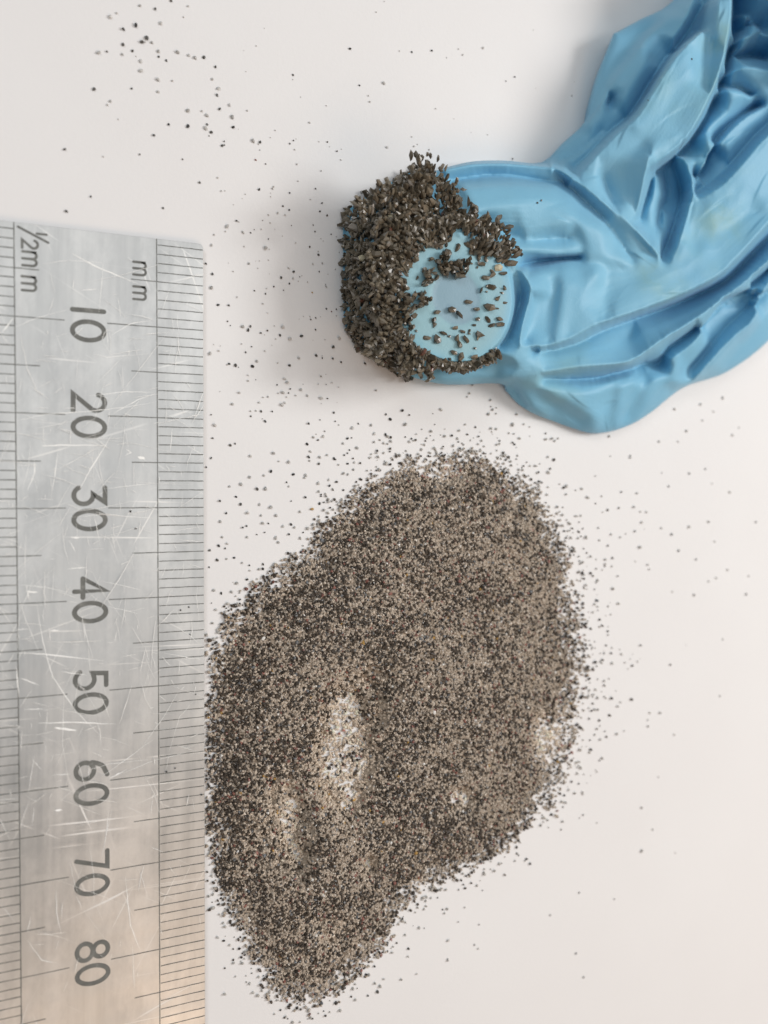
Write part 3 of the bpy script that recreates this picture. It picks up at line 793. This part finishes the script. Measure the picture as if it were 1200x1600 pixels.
# --- the pile
PILE = [(640,722),(690,712),(740,710),(790,733),(830,765),(858,795),(880,835),(893,880),(903,920),(912,980),(917,1040),(912,1090),(902,1150),(888,1205),(868,1250),(838,1285),
        (800,1318),(755,1350),(705,1372),(665,1392),(636,1420),(617,1455),(592,1490),(562,1525),(528,1556),(490,1572),(457,1568),(428,1545),(404,1508),(388,1475),(366,1438),(343,1398),
        (331,1340),(325,1270),(325,1200),(328,1120),(333,1060),(338,1020),(350,985),(374,950),(404,918),(443,893),(478,872),(494,832),(524,802),(554,773),(592,745)]
THIN = [(545,1130,26,55,1.0),(540,1185,36,70,1.0),(575,1065,22,22,.55),(548,1245,20,30,.8),(455,1285,20,60,.75),(465,1335,14,26,.7),(858,1150,20,28,.95),(850,1180,14,20,.7),
        (722,1250,16,16,.9),(575,1355,9,16,.95),(690,735,30,14,.5),(420,1300,40,50,.35),(520,1460,30,30,.3),(895,915,12,14,.7),(345,1000,16,18,.6),(660,1390,20,10,.5),(880,1120,16,20,.5),(430,1240,10,40,.5),(440,1330,9,34,.55),(505,1150,8,50,.55),(590,1100,8,40,.45),(500,1440,26,10,.45),(470,1500,18,8,.35)]
def thinness(px, py):
    r = np.zeros_like(px)
    for cx, cy, sx, sy, a in THIN:
        r = np.maximum(r, min(1.2, a*1.15)*np.exp(-(((px-cx)/(sx*1.25))**2+((py-cy)/(sy*1.2))**2)**1.3))
    return r*np.clip(0.55+1.1*value_noise(px, py, 9, 21), 0, 1.25)
def pile_h(px, py):
    d, _, _ = dist_poly(px, py, PILE); d = np.where(in_poly(px, py, PILE), d, -d)
    d = d+22*(value_noise(px, py, 40, 31)-.5)+14*(value_noise(px, py, 14, 32)-.5)
    h = 2.1*(1-np.exp(-np.clip(d-20, 0, None)/62))*(0.75+0.5*value_noise(px, py, 120, 33))
    return h*np.clip(1-1.25*thinness(px, py), 0, 1)-0.10, d
# bed surface
bx = np.arange(-2.0, 50.5, 0.28); by = np.arange(-97.0, -22.0, 0.28)
BX, BY = np.meshgrid(bx, by, indexing='ij')
pj = project(np.stack([BX.ravel(), BY.ravel(), np.full(BX.size, 0.8)], 1))
BH, _ = pile_h(pj[:, 0], pj[:, 1]); BH = np.maximum(BH-0.06, -0.06).reshape(BX.shape)
BH = np.where(BX < 0.25, -0.06, BH)
use = BH > -0.05
q = use[:-1, :-1] | use[1:, :-1] | use[:-1, 1:] | use[1:, 1:]
i, j = np.nonzero(q); ny_ = len(by)
BV = np.stack([BX.ravel(), BY.ravel(), BH.ravel()], 1)
BF = np.stack([i*ny_+j, (i+1)*ny_+j, (i+1)*ny_+j+1, i*ny_+j+1], 1)
us = np.unique(BF); remap = -np.ones(len(BV), int); remap[us] = np.arange(len(us))
pile = bpy.data.objects.new('sand_pile', None); COL.objects.link(pile)
tag(pile, 'low spread heap of speckled brown and beige sand on white paper', 'sand pile', kind='stuff')
o = link('sand_bed', mesh_np('sand_bed', BV[us], remap[BF], True), M_BED, pile); o['kind'] = 'stuff'
def bed_z(x, y):
    i = np.clip(((x-bx[0])/.28).round().astype(int), 0, len(bx)-1); j = np.clip(((y-by[0])/.28).round().astype(int), 0, len(by)-1)
    return np.maximum(BH[i, j], 0)
N = 64000
cpx, cpy = rng.uniform(310, 960, N*2), rng.uniform(680, 1610, N*2)
h, d = pile_h(cpx, cpy)
th = thinness(cpx, cpy)
prob = np.clip((d+14)/52, 0, 1)**1.5*(1-.62*np.clip(th*1.05, 0, 1))
sel = rng.random(N*2) < prob
cpx, cpy, h, d, th = cpx[sel][:N], cpy[sel][:N], h[sel][:N], d[sel][:N], th[sel][:N]
xy = unproject(cpx, cpy, np.full(len(cpx), 0.8))
ok = xy[:, 0] > 0.2
xy, cpx, cpy, th = xy[ok], cpx[ok], cpy[ok], th[ok]
n = len(xy)
dn = value_noise(cpx, cpy, 55, 41)*.5+value_noise(cpx, cpy, 22, 42)*.5
edge, _, _ = dist_poly(cpx, cpy, PILE)
leftdark = 0.16*np.exp(-((cpx-345)/35)**2)*((cpy > 1050) & (cpy < 1420)) + 0.14*np.exp(-(((cpx-440)/80)**2+((cpy-930)/40)**2))+0.10*np.exp(-(((cpx-610)/60)**2+((cpy-1230)/90)**2))
df = np.clip(.09+0.40*dn+leftdark-.26*np.clip(th, 0, 1), .06, .62)
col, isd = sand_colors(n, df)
col = np.where((~isd)[:, None], np.minimum(col*(1+.55*np.clip(th, 0, 1))[:, None], .72), col)
size = np.clip(rng.normal(.165, .03, n), .09, .26)*np.where(isd, 1.13, 1.0)
pos = np.column_stack([xy[:, 0], xy[:, 1], bed_z(xy[:, 0], xy[:, 1])+size*.2+rng.uniform(-.06, .10, n)+np.where(isd, .05, 0)])
pos[:, 2] = np.maximum(pos[:, 2], size*.8)
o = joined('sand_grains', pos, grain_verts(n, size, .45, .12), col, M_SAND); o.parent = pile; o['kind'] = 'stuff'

# --- grains lying loose on the paper
c4 = lambda L: [(120+x/4, y/4) for x, y in L]
c5 = lambda L: [(320+x/5.333, 350+y/5.333) for x, y in L]
c6 = lambda L: [(320+x/4, 640+y/4) for x, y in L]
DK = c4([(370,157),(408,262),(437,235),(490,55),(292,182),(290,278),(348,318),(512,355),(560,378),(108,557),(575,777),(695,788),(878,594),(893,680),(977,795),(815,777),(840,826),(868,418),(795,358),(1147,888),(909,909),(482,845),(590,5)])
DK += c5([(1053,85),(947,256),(637,445),(705,496),(506,581),(111,674),(200,678),(380,853),(363,883),(467,907),(628,926),(806,933),(1070,1025),(391,1022),(979,1117),(929,1095),(398,1185),(203,1165),(257,1176),(706,1178),(698,1408),(1022,1454),(603,1340),(563,1562),(1076,1572),(470,1560),(65,417),(10,330),(1014,705),(918,62),(740,396)])
DK += c6([(650,87),(892,180),(640,215),(1160,60),(190,213),(892,272),(872,284),(892,338),(713,338),(414,386),(554,405),(512,454),(780,476),(867,503),(802,500),(328,495),(95,571),(196,545),(224,591),(541,572),(727,541),(630,548),(718,587),(745,580),(49,178),(134,648),(398,712),(238,737),(262,727),(326,781),(375,768),(540,718),(527,779),(87,851),(128,868),(184,926),(279,973),(27,985),(77,940),(30,880),(40,303),(10,360),(807,18),(378,73),(288,42),(1030,303),(808,306),(1095,380),(1157,262),(264,1062),(218,1187),(188,1219),(103,1148),(160,222),(650,296),(1130,155)])
DK += [(458,117),(675,79),(547,76),(801,248),(659,263),(101,233),(142,307),(104,330),(312,285),(255,325),(452,328),(442,322),(503,317),(520,560),(500,330),(405,296),(370,345),(985,712),(1077,740),(1102,733),(560,662),(900,1490),(912,1527),(345,990),(800,610),(372,1440),(350,1470),(590,1550),(575,1556),(1050,835),(992,830),(935,825),(905,1395),(960,1405),(1045,760),(1000,640)]
PL = c4([(508,572),(508,498),(400,442),(400,380),(695,690),(815,720),(888,552),(973,730),(285,340),(847,495),(630,325),(740,360),(700,345),(1103,880),(210,632),(395,35),(525,145),(955,655),(470,265),(510,320),(805,800),(210,105),(135,328)])
PL += c5([(56,530),(368,330),(508,197),(44,1078),(783,1117),(800,1380),(855,1430),(688,1320),(665,1290),(668,1490),(643,1508),(231,1500),(453,1488),(287,1405),(652,1405),(57,175),(187,20),(320,70),(316,855),(435,1143),(967,1450),(1010,520),(650,858),(710,955),(1120,950),(735,452)])
PL += c6([(286,290),(430,272),(465,323),(525,328),(370,412),(632,410),(413,610),(447,662),(445,803),(490,730),(352,662),(268,645),(343,594),(525,480),(660,262),(720,297),(935,330),(895,405),(775,440),(1060,152),(1040,97),(923,116),(952,240),(865,212),(765,284),(680,173),(62,98),(227,467),(155,480),(282,422),(97,700),(140,838),(265,797),(110,797),(380,495),(460,830),(233,958),(137,934),(340,998),(58,1130),(70,1252),(200,1085),(168,1140),(710,460),(1163,198),(930,375),(655,320),(625,425)])
PL += [(1098,657),(1130,622),(1095,632),(1115,643),(1060,690),(1030,690),(985,715),(1145,680),(1155,668),(600,130),(755,75),(565,300),(605,230),(1170,900),(1085,930),(955,835),(700,1470),(655,1450),(860,1430),(690,640),(730,620),(640,690),(770,640),(1010,800),(340,1465),(365,1505),(700,1500),(600,1530)]
def region(px, py):
    if py < 345 and px < 560: return 'on bare paper beyond the end of the steel ruler'
    if px < 545 and py < 660: return 'on bare paper between ruler and glove wrapped magnet'
    if px < 600 and py < 1000: return 'on paper in the corner between ruler and sand pile'
    if px > 640 and py < 300: return 'on bare paper along the glove edge behind the magnet'
    if py < 760 and px < 900: return 'on paper in the gap between glove and sand pile'
    if py > 1300: return 'on bare paper past the narrow end of the sand pile'
    return 'on bare paper beside the broad side of the sand pile'
NV = 14
var = {}
for nm, lo, hi in (('dark', (.022, .020, .018), (.09, .083, .072)), ('pale', (.38, .37, .35), (.56, .545, .52))):
    L = []
    for k in range(NV):
        v = grain_verts(1, [1.0], .55 if nm == 'dark' else .6, .11, .35)[0]
        f = k/(NV-1); c = np.array(lo)*(1-f)+np.array(hi)*f
        me = mesh_np('%s_sand_grain' % nm, v, ICO_F, False, np.repeat(c[None], 12, 0)); me.materials.append(M_SAND); L.append(me)
    var[nm] = L
taken = []
def loose(nm, px, py, r, z0=0.0, lab=None, grp=None, cat='sand grain'):
    p = U(px, py, z0+r*.6)
    o = bpy.data.objects.new('sand_grain', random.choice(var[nm])); COL.objects.link(o)
    o.location = (p[0]*MM, p[1]*MM, (z0+r*.62)*MM); o.scale = (r, r, r*.8); o.rotation_euler.z = random.uniform(0, 6.28)
    word = 'dark opaque' if nm == 'dark' else 'pale glassy'
    lab = lab or '%s sand grain loose %s' % (word, region(px, py))
    tag(o, lab, cat, grp or lab)
    taken.append((px, py))
for px, py in DK:
    big = 1.45 if py < 300 and px < 300 and (px, py) in DK[:3] else 1
    loose('dark', px, py, random.uniform(.10, .18)*big)
for px, py in PL: loose('pale', px, py, random.uniform(.13, .21))
for x, y in ((720,67),(748,162),(997,612),(1041,595),(1047,747),(1080,1077),(966,1484),(917,1503),(1110,1630)):
    loose('dark', x/k_, 780+y/k_, .11, RT, 'tiny dark speck of sand resting on the steel ruler face')
for px, py in ((1081,92),(1013,157),(840,317),(846,313)):
    p = U(px, py, 0); z = 8.0
    for _ in range(12):
        W = flat_uv([U(px, py, z)])[0]; z = float(glove_z(W[:1], W[1:2])[0])
    loose('dark', px, py, .12, z, 'tiny dark speck of sand stuck on the blue glove folds away from the magnet')

# --- the rest of the scatter: a fading fringe round the pile and a light dusting
def fringe():
    n = 60000
    px, py = rng.uniform(322, 1200, n), rng.uniform(560, 1600, n)
    d, qx, qy = dist_poly(px, py, PILE); ins = in_poly(px, py, PILE)
    d = np.where(ins, -d, d)+14*(value_noise(px, py, 30, 51)-.5)
    # side of the pile decides how far the fringe reaches
    ang = np.arctan2(py-1100, px-620)
    reach = np.where((qx > 800) & (qy < 1200), 21, np.where(qy < 800, 19, np.where((qx < 560) & (qy < 960), 12, np.where(qy > 1280, 11, 12))))
    p = 0.72*np.exp(-np.clip(d+8, 0, None)/reach)*(d > -26)*(1-.3*(qx > 800))
    far = np.where((qx > 780) & (qy < 1250), .020*np.exp(-np.clip(d, 0, None)/100)*np.clip((1230-py)/350, .15, 1), .0)
    far = np.where((qy < 830) & (qx < 800), .020*np.exp(-np.clip(d, 0, None)/55), far)
    far = np.where((qx < 560) & (qy < 960), .005*np.exp(-np.clip(d, 0, None)/60), far)
    far = np.where(qy >= 1250, .008*np.exp(-np.clip(d, 0, None)/40), far)
    k = rng.random(n) < p+far*2.2
    px, py, d = px[k], py[k], d[k]
    # the glove lies over some of it
    P = unproject(px, py, np.full(len(px), .15))
    k = (P[:, 0] > .25) & (glove_z(P[:, 0], P[:, 1]) < .05)
    return P[k], d[k], px[k], py[k]
P, d, px, py = fringe()
n = len(P)
isd_f = np.where(px < 620, .40, .30)+.12*(value_noise(px, py, 25, 61)-.5)
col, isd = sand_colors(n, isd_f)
lift = np.clip((d+6)/14, 0, 1)[:, None]
pale_out = np.array([.46, .44, .405])*rng.uniform(.8, 1.15, n)[:, None]
col = np.where((~isd)[:, None], col*(1-lift)+pale_out*lift, col)
size = np.clip(rng.normal(.138, .04, n), .06, .24)*np.where(isd, .98, 1.0)
P[:, 2] = size*.7+bed_z(P[:, 0], P[:, 1])
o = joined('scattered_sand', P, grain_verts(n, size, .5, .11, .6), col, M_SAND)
tag(o, 'fading fringe of tiny loose grains round the sand pile on white paper', 'scattered sand', kind='stuff')
# sparse dusting elsewhere
n = 260
px, py = rng.uniform(330, 540, n), rng.uniform(200, 660, n)
px2, py2 = rng.uniform(150, 900, 90), rng.uniform(0, 260, 90)
px, py = np.r_[px, px2], np.r_[py, py2]
P = unproject(px, py, np.full(len(px), .1)); k = (glove_z(P[:, 0], P[:, 1]) < .05) & (np.hypot(P[:, 0]-CT[0], P[:, 1]-CT[1]) > CAP_R+1.5) & (rng.random(len(px)) < .55)
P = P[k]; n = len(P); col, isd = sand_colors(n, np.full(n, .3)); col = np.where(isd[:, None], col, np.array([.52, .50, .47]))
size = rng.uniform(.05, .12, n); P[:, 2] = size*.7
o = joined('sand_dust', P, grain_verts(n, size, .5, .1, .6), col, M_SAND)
tag(o, 'sparse specks of fine sand dust on bare paper around the ruler end', 'sand dust', kind='stuff')

# --- magnetic grains clinging to the covered magnet
def iron_colors(n):
    k = rng.random(n)[:, None]
    c = np.array([.066, .055, .038])*(1-k)+np.array([.175, .147, .105])*k
    r = rng.random(n)
    c = np.where((r < .006)[:, None], np.array([.17, .075, .05])*(.6+.7*k), c)
    c = np.where((r > .965)[:, None], np.array([.30, .27, .23]), c)
    return c
D_TOP = [(600,330),(640,300),(690,290),(730,325),(770,352),(800,395),(795,410),(772,400),(752,398),(738,372),(722,362),(712,352),(700,370),(688,382),(668,388),(652,402),(640,418),(634,440),(640,462),(648,480),(644,505),(640,522),(655,545),(668,560),(690,572),(660,592),(600,560),(560,480),(560,380)]
D_ARC = [(678,405),(695,395),(703,412),(718,406),(730,398),(736,412),(728,428),(712,436),(700,430),(688,426)]
D_ARC2 = [(655,428),(672,418),(680,428),(672,445),(660,448)]
D_ARC3 = [(645,458),(662,462),(672,468),(658,482),(648,485)]
cl_pos, cl_size, cl_dir = [], [], []
def add_grain(p, r, dirv):
    cl_pos.append(p); cl_size.append(r); cl_dir.append(dirv)
# side of the covered magnet
for _ in range(3600):
    a = random.uniform(math.radians(70), math.radians(312)); sv = random.random()
    lay = random.choice((0.0, 0.0, .3, .6))+random.uniform(-.1, .15)
    ru = CAP_R-.3+(float(foot_uv(a))-CAP_R+.3)*sv**1.15; zz = CAP_H*(1-sv**1.7)
    dirv = np.array((math.cos(a), math.sin(a), .25+.5*(1-sv)))
    p = np.array((CUV[0]+ru*math.cos(a)+LEAN[0]*zz, CUV[1]+ru*math.sin(a)+LEAN[1]*zz, max(zz, .3)))+dirv*(.1+lay*(1-.7*sv**3))
    if a > math.radians(280) and random.random() < .55: continue
    add_grain(p, random.uniform(.23, .46), dirv*.7+np.array((random.gauss(0, .5), random.gauss(0, .5), random.gauss(0, .5))))
# top: dense crust
cand = 0
while cand < 1300:
    px, py = random.uniform(550, 805), random.uniform(280, 600)
    p = U(px, py, CAP_H+.2)
    r = math.hypot(p[0]-CT[0], p[1]-CT[1])
    if r > CAP_R+.15: continue
    cand += 1
    if in_poly(np.array([px]), np.array([py]), D_TOP)[0]:
        lay = random.choice((0, 0, .4, .8))*min(1, max(0, (r-3.5)/3))
        q = np.array((p[0], p[1], CAP_H+.15+lay))
        add_grain(q, random.uniform(.24, .43), np.array(((p[0]-CT[0])/9, (p[1]-CT[1])/9, random.uniform(.2, 1.0))))
for poly, n_, hh in ((D_ARC, 62, .8), (D_ARC2, 20, .6), (D_ARC3, 20, .6)):
    k = 0
    while k < n_:
        px, py = random.uniform(640, 740), random.uniform(390, 490)
        if not in_poly(np.array([px]), np.array([py]), poly)[0]: continue
        k += 1; p = U(px, py, CAP_H+.2)
        add_grain(np.array((p[0], p[1], CAP_H+.12+random.uniform(0, hh))), random.uniform(.24, .4), np.array((random.uniform(-.5, .5), random.uniform(-.5, .5), .8)))
# shoulder between the top and the steep side
FILL = [(585,345),(620,312),(650,298),(690,292),(722,322),(735,345),(716,356),(690,380),(650,402),(622,440),(612,480),(620,530),(600,540),(585,500),(575,440),(575,390)]
k = 0
while k < 520:
    px, py = random.uniform(570, 740), random.uniform(285, 545)
    if not in_poly(np.array([px]), np.array([py]), FILL)[0]: continue
    k += 1; p = U(px, py, CAP_H-.6+random.uniform(0, 1.0))
    add_grain(p, random.uniform(.25, .45), np.array((random.gauss(-.4, .5), random.gauss(.3, .5), random.gauss(.5, .4))))
# tufts standing out from the rim
for px, py, n_, L in ((655,290,60,2.6),(668,285,40,2.4),(690,298,50,2.0),(640,310,40,1.0),(708,320,45,1.6),(735,340,40,1.4),(755,360,45,1.5),(772,362,30,1.2),(792,392,34,1.1),(742,392,26,1.0),(700,370,26,1.0),
                      (600,545,30,1.0),(640,570,30,1.0),(665,575,30,1.1),(583,545,20,1.0),(570,330,30,.9),(600,310,34,1.0),(620,305,30,1.0)):
    b = U(px, py, CAP_H)
    out = np.array((b[0]-CT[0], b[1]-CT[1], 0)); out /= np.linalg.norm(out)
    for _ in range(n_):
        tt = random.random()
        d_ = out*.8+np.array((0, 0, .45))+np.array([random.gauss(0, .35) for _ in range(3)])
        p = b+np.array((random.gauss(0, .55), random.gauss(0, .55), 0))+d_*L*tt*(1-.25*random.random())
        p[2] = max(.4, p[2]); add_grain(p, random.uniform(.24, .42), d_)
# single grains on the pale top (x, y, length px, angle)
c8 = lambda x, y: (640+x/6, 360+y/6)
LONE = [(575,213,9,20),(450,160,11,70),(672,313,12,10),(365,205,12,-40),(705,215,12,0),(775,205,11,80),(830,345,15,10),(950,305,16,10),(880,398,11,10),(775,420,12,30),(715,440,12,0),(770,530,14,-5),(725,525,8,40),(672,562,8,80),
        (722,575,6,0),(890,548,9,-20),(865,583,7,-10),(828,636,10,5),(893,677,6,5),(750,720,17,-10),(630,738,9,0),(552,668,10,0),(400,745,16,10),(465,788,11,-40),(640,830,8,0),(735,835,10,-50),(775,890,10,20),(845,828,12,0),(850,882,13,20),
        (258,765,12,30),(232,840,12,85),(232,890,10,80),(425,913,10,0),(315,965,10,-10),(372,992,5,0),(497,948,8,0),(560,968,5,0),(443,1010,13,-70),(470,1060,14,-60),(528,1018,11,-30),(660,980,14,-60),(608,888,6,0),(262,1020,14,-60),(160,1005,10,0),
        (605,1185,12,0),(480,1185,13,80),(485,1260,14,70),(415,1145,10,-20),(385,1260,14,85),(545,320,12,60),(500,290,13,70),(490,425,10,0),(300,150,10,60),(245,148,9,0),(640,265,4,0),(582,312,4,0),(850,280,13,30),(900,190,16,40),(925,230,12,20),(605,140,14,80),(640,110,14,80)]
lone0 = len(cl_pos)
_r = random.Random(5)
for _ in range(34):
    px, py = _r.uniform(650, 805), _r.uniform(395, 575)
    p = U(px, py, CAP_H)
    if math.hypot(p[0]-CT[0], p[1]-CT[1]) > CAP_R-.5 or math.hypot(p[0]-HC[0], p[1]-HC[1]) < 3.2: continue
    LONE.append(((px-640)*6, (py-360)*6, _r.uniform(4, 9), _r.uniform(-80, 80)))
for x, y, L, a in LONE:
    px, py = c8(x, y); r = L/2/14.0; p = U(px, py, CAP_H+.15)
    if math.hypot(p[0]-CT[0], p[1]-CT[1]) > CAP_R+.6: zz = CAP_H-.4
    else: zz = CAP_H
    p = U(px, py, zz+r*.5); add_grain(np.array((p[0], p[1], zz+r*.45)), r*.9, np.array((math.cos(math.radians(a)), math.sin(math.radians(a)), .15)))
cl_pos = np.array(cl_pos); cl_size = np.array(cl_size); cl_dir = np.array(cl_dir)
cl_dir = cl_dir+rng.normal(0, .35, cl_dir.shape)*(np.arange(len(cl_dir)) < lone0)[:, None]
cl_dir /= np.linalg.norm(cl_dir, axis=1)[:, None]
def oriented(n, size, dirs, long_, jit):
    v = ICO_V[None]*(1+rng.normal(0, jit, (n, 12, 1)))
    sc = np.stack([rng.uniform(1.0, long_, n), rng.uniform(.75, 1.05, n), rng.uniform(.5, .8, n)], 1)
    v = v*sc[:, None]*size.reshape(-1, 1, 1)
    up = rng.normal(size=(n, 3)); b = np.cross(dirs, up); b /= np.linalg.norm(b, axis=1)[:, None]; c = np.cross(dirs, b)
    R = np.stack([dirs, b, c], 2)
    return np.einsum('nij,nkj->nki', R, v)
# the 300 that show largest stay single things, the others are one mass
depth = (cl_pos-CAM_P)@CAM_F
score = cl_size-.035*depth
score[lone0:] += 10
pj = project(cl_pos)
order = np.argsort(-score)
single, seen = [], []
for i in order:
    if len(single) >= 300: break
    if i < lone0 and seen and np.min(np.hypot(*(np.array(seen)-pj[i]).T)) < 5.5: continue
    single.append(int(i)); seen.append(pj[i])
rest = np.setdiff1d(np.arange(len(cl_pos)), single)
o = joined('magnetic_grains', cl_pos[rest], oriented(len(rest), cl_size[rest], cl_dir[rest], 2.1, .24), iron_colors(len(rest)), M_IRON)
tag(o, 'thick dark crust of magnetic grains bristling on the glove covered magnet', 'magnetic grains', kind='stuff')
NV = 16; iv = []
ic = iron_colors(NV)
for k in range(NV):
    v = oriented(1, np.array([1.0]), np.array([[1.0, 0, 0]]), 1.9, .23)[0]
    me = mesh_np('magnetic_grain', v, ICO_F, False, np.repeat(ic[k][None], 12, 0)); me.materials.append(M_IRON); iv.append(me)
gv = oriented(1, np.array([1.0]), np.array([[1.0, 0, 0]]), 1.3, .12)[0]
M_PYR = mat_grain('brassy_mineral', .22, .8)
gold = mesh_np('brassy_grain', gv, ICO_F, False, np.repeat(np.array([[.55, .50, .36]]), 12, 0)); gold.materials.append(M_PYR)
shiny = []
for px, py in ((568,402),(617,333),(554,331),(695,347),(738,345),(757,345),(782,415)):
    c = [i for i in single if i < lone0 or True]
    shiny.append(min(c, key=lambda i: np.hypot(pj[i, 0]-px, pj[i, 1]-py)))
for i in single:
    sh = i in shiny
    o = bpy.data.objects.new('magnetic_grain', gold if sh else random.choice(iv)); COL.objects.link(o)
    p = cl_pos[i]; o.location = Vector(p)*MM
    s = cl_size[i]*(1.05 if sh else 1); o.scale = (s, s, s)
    q = Vector(cl_dir[i]).to_track_quat('X', 'Z'); o.rotation_mode = 'QUATERNION'
    o.rotation_quaternion = q @ Vector((1, 0, 0)).rotation_difference(Vector((1, 0, 0)))
    if sh: tag(o, 'shiny brassy mineral grain set among the dark crust on the magnet', 'mineral grain', 'brassy grains on the magnet')
    elif i >= lone0: tag(o, 'single dark grain stuck apart on the flat top of the covered magnet', 'mineral grain', 'lone grains on the flat magnet top')
    elif p[2] > CAP_H: tag(o, 'dark angular grain in the crust round the upper rim of the covered magnet', 'mineral grain', 'grains in the crust on the magnet rim')
    else: tag(o, 'dark angular grain in the crust down the side of the covered magnet', 'mineral grain', 'grains in the crust on the magnet side')
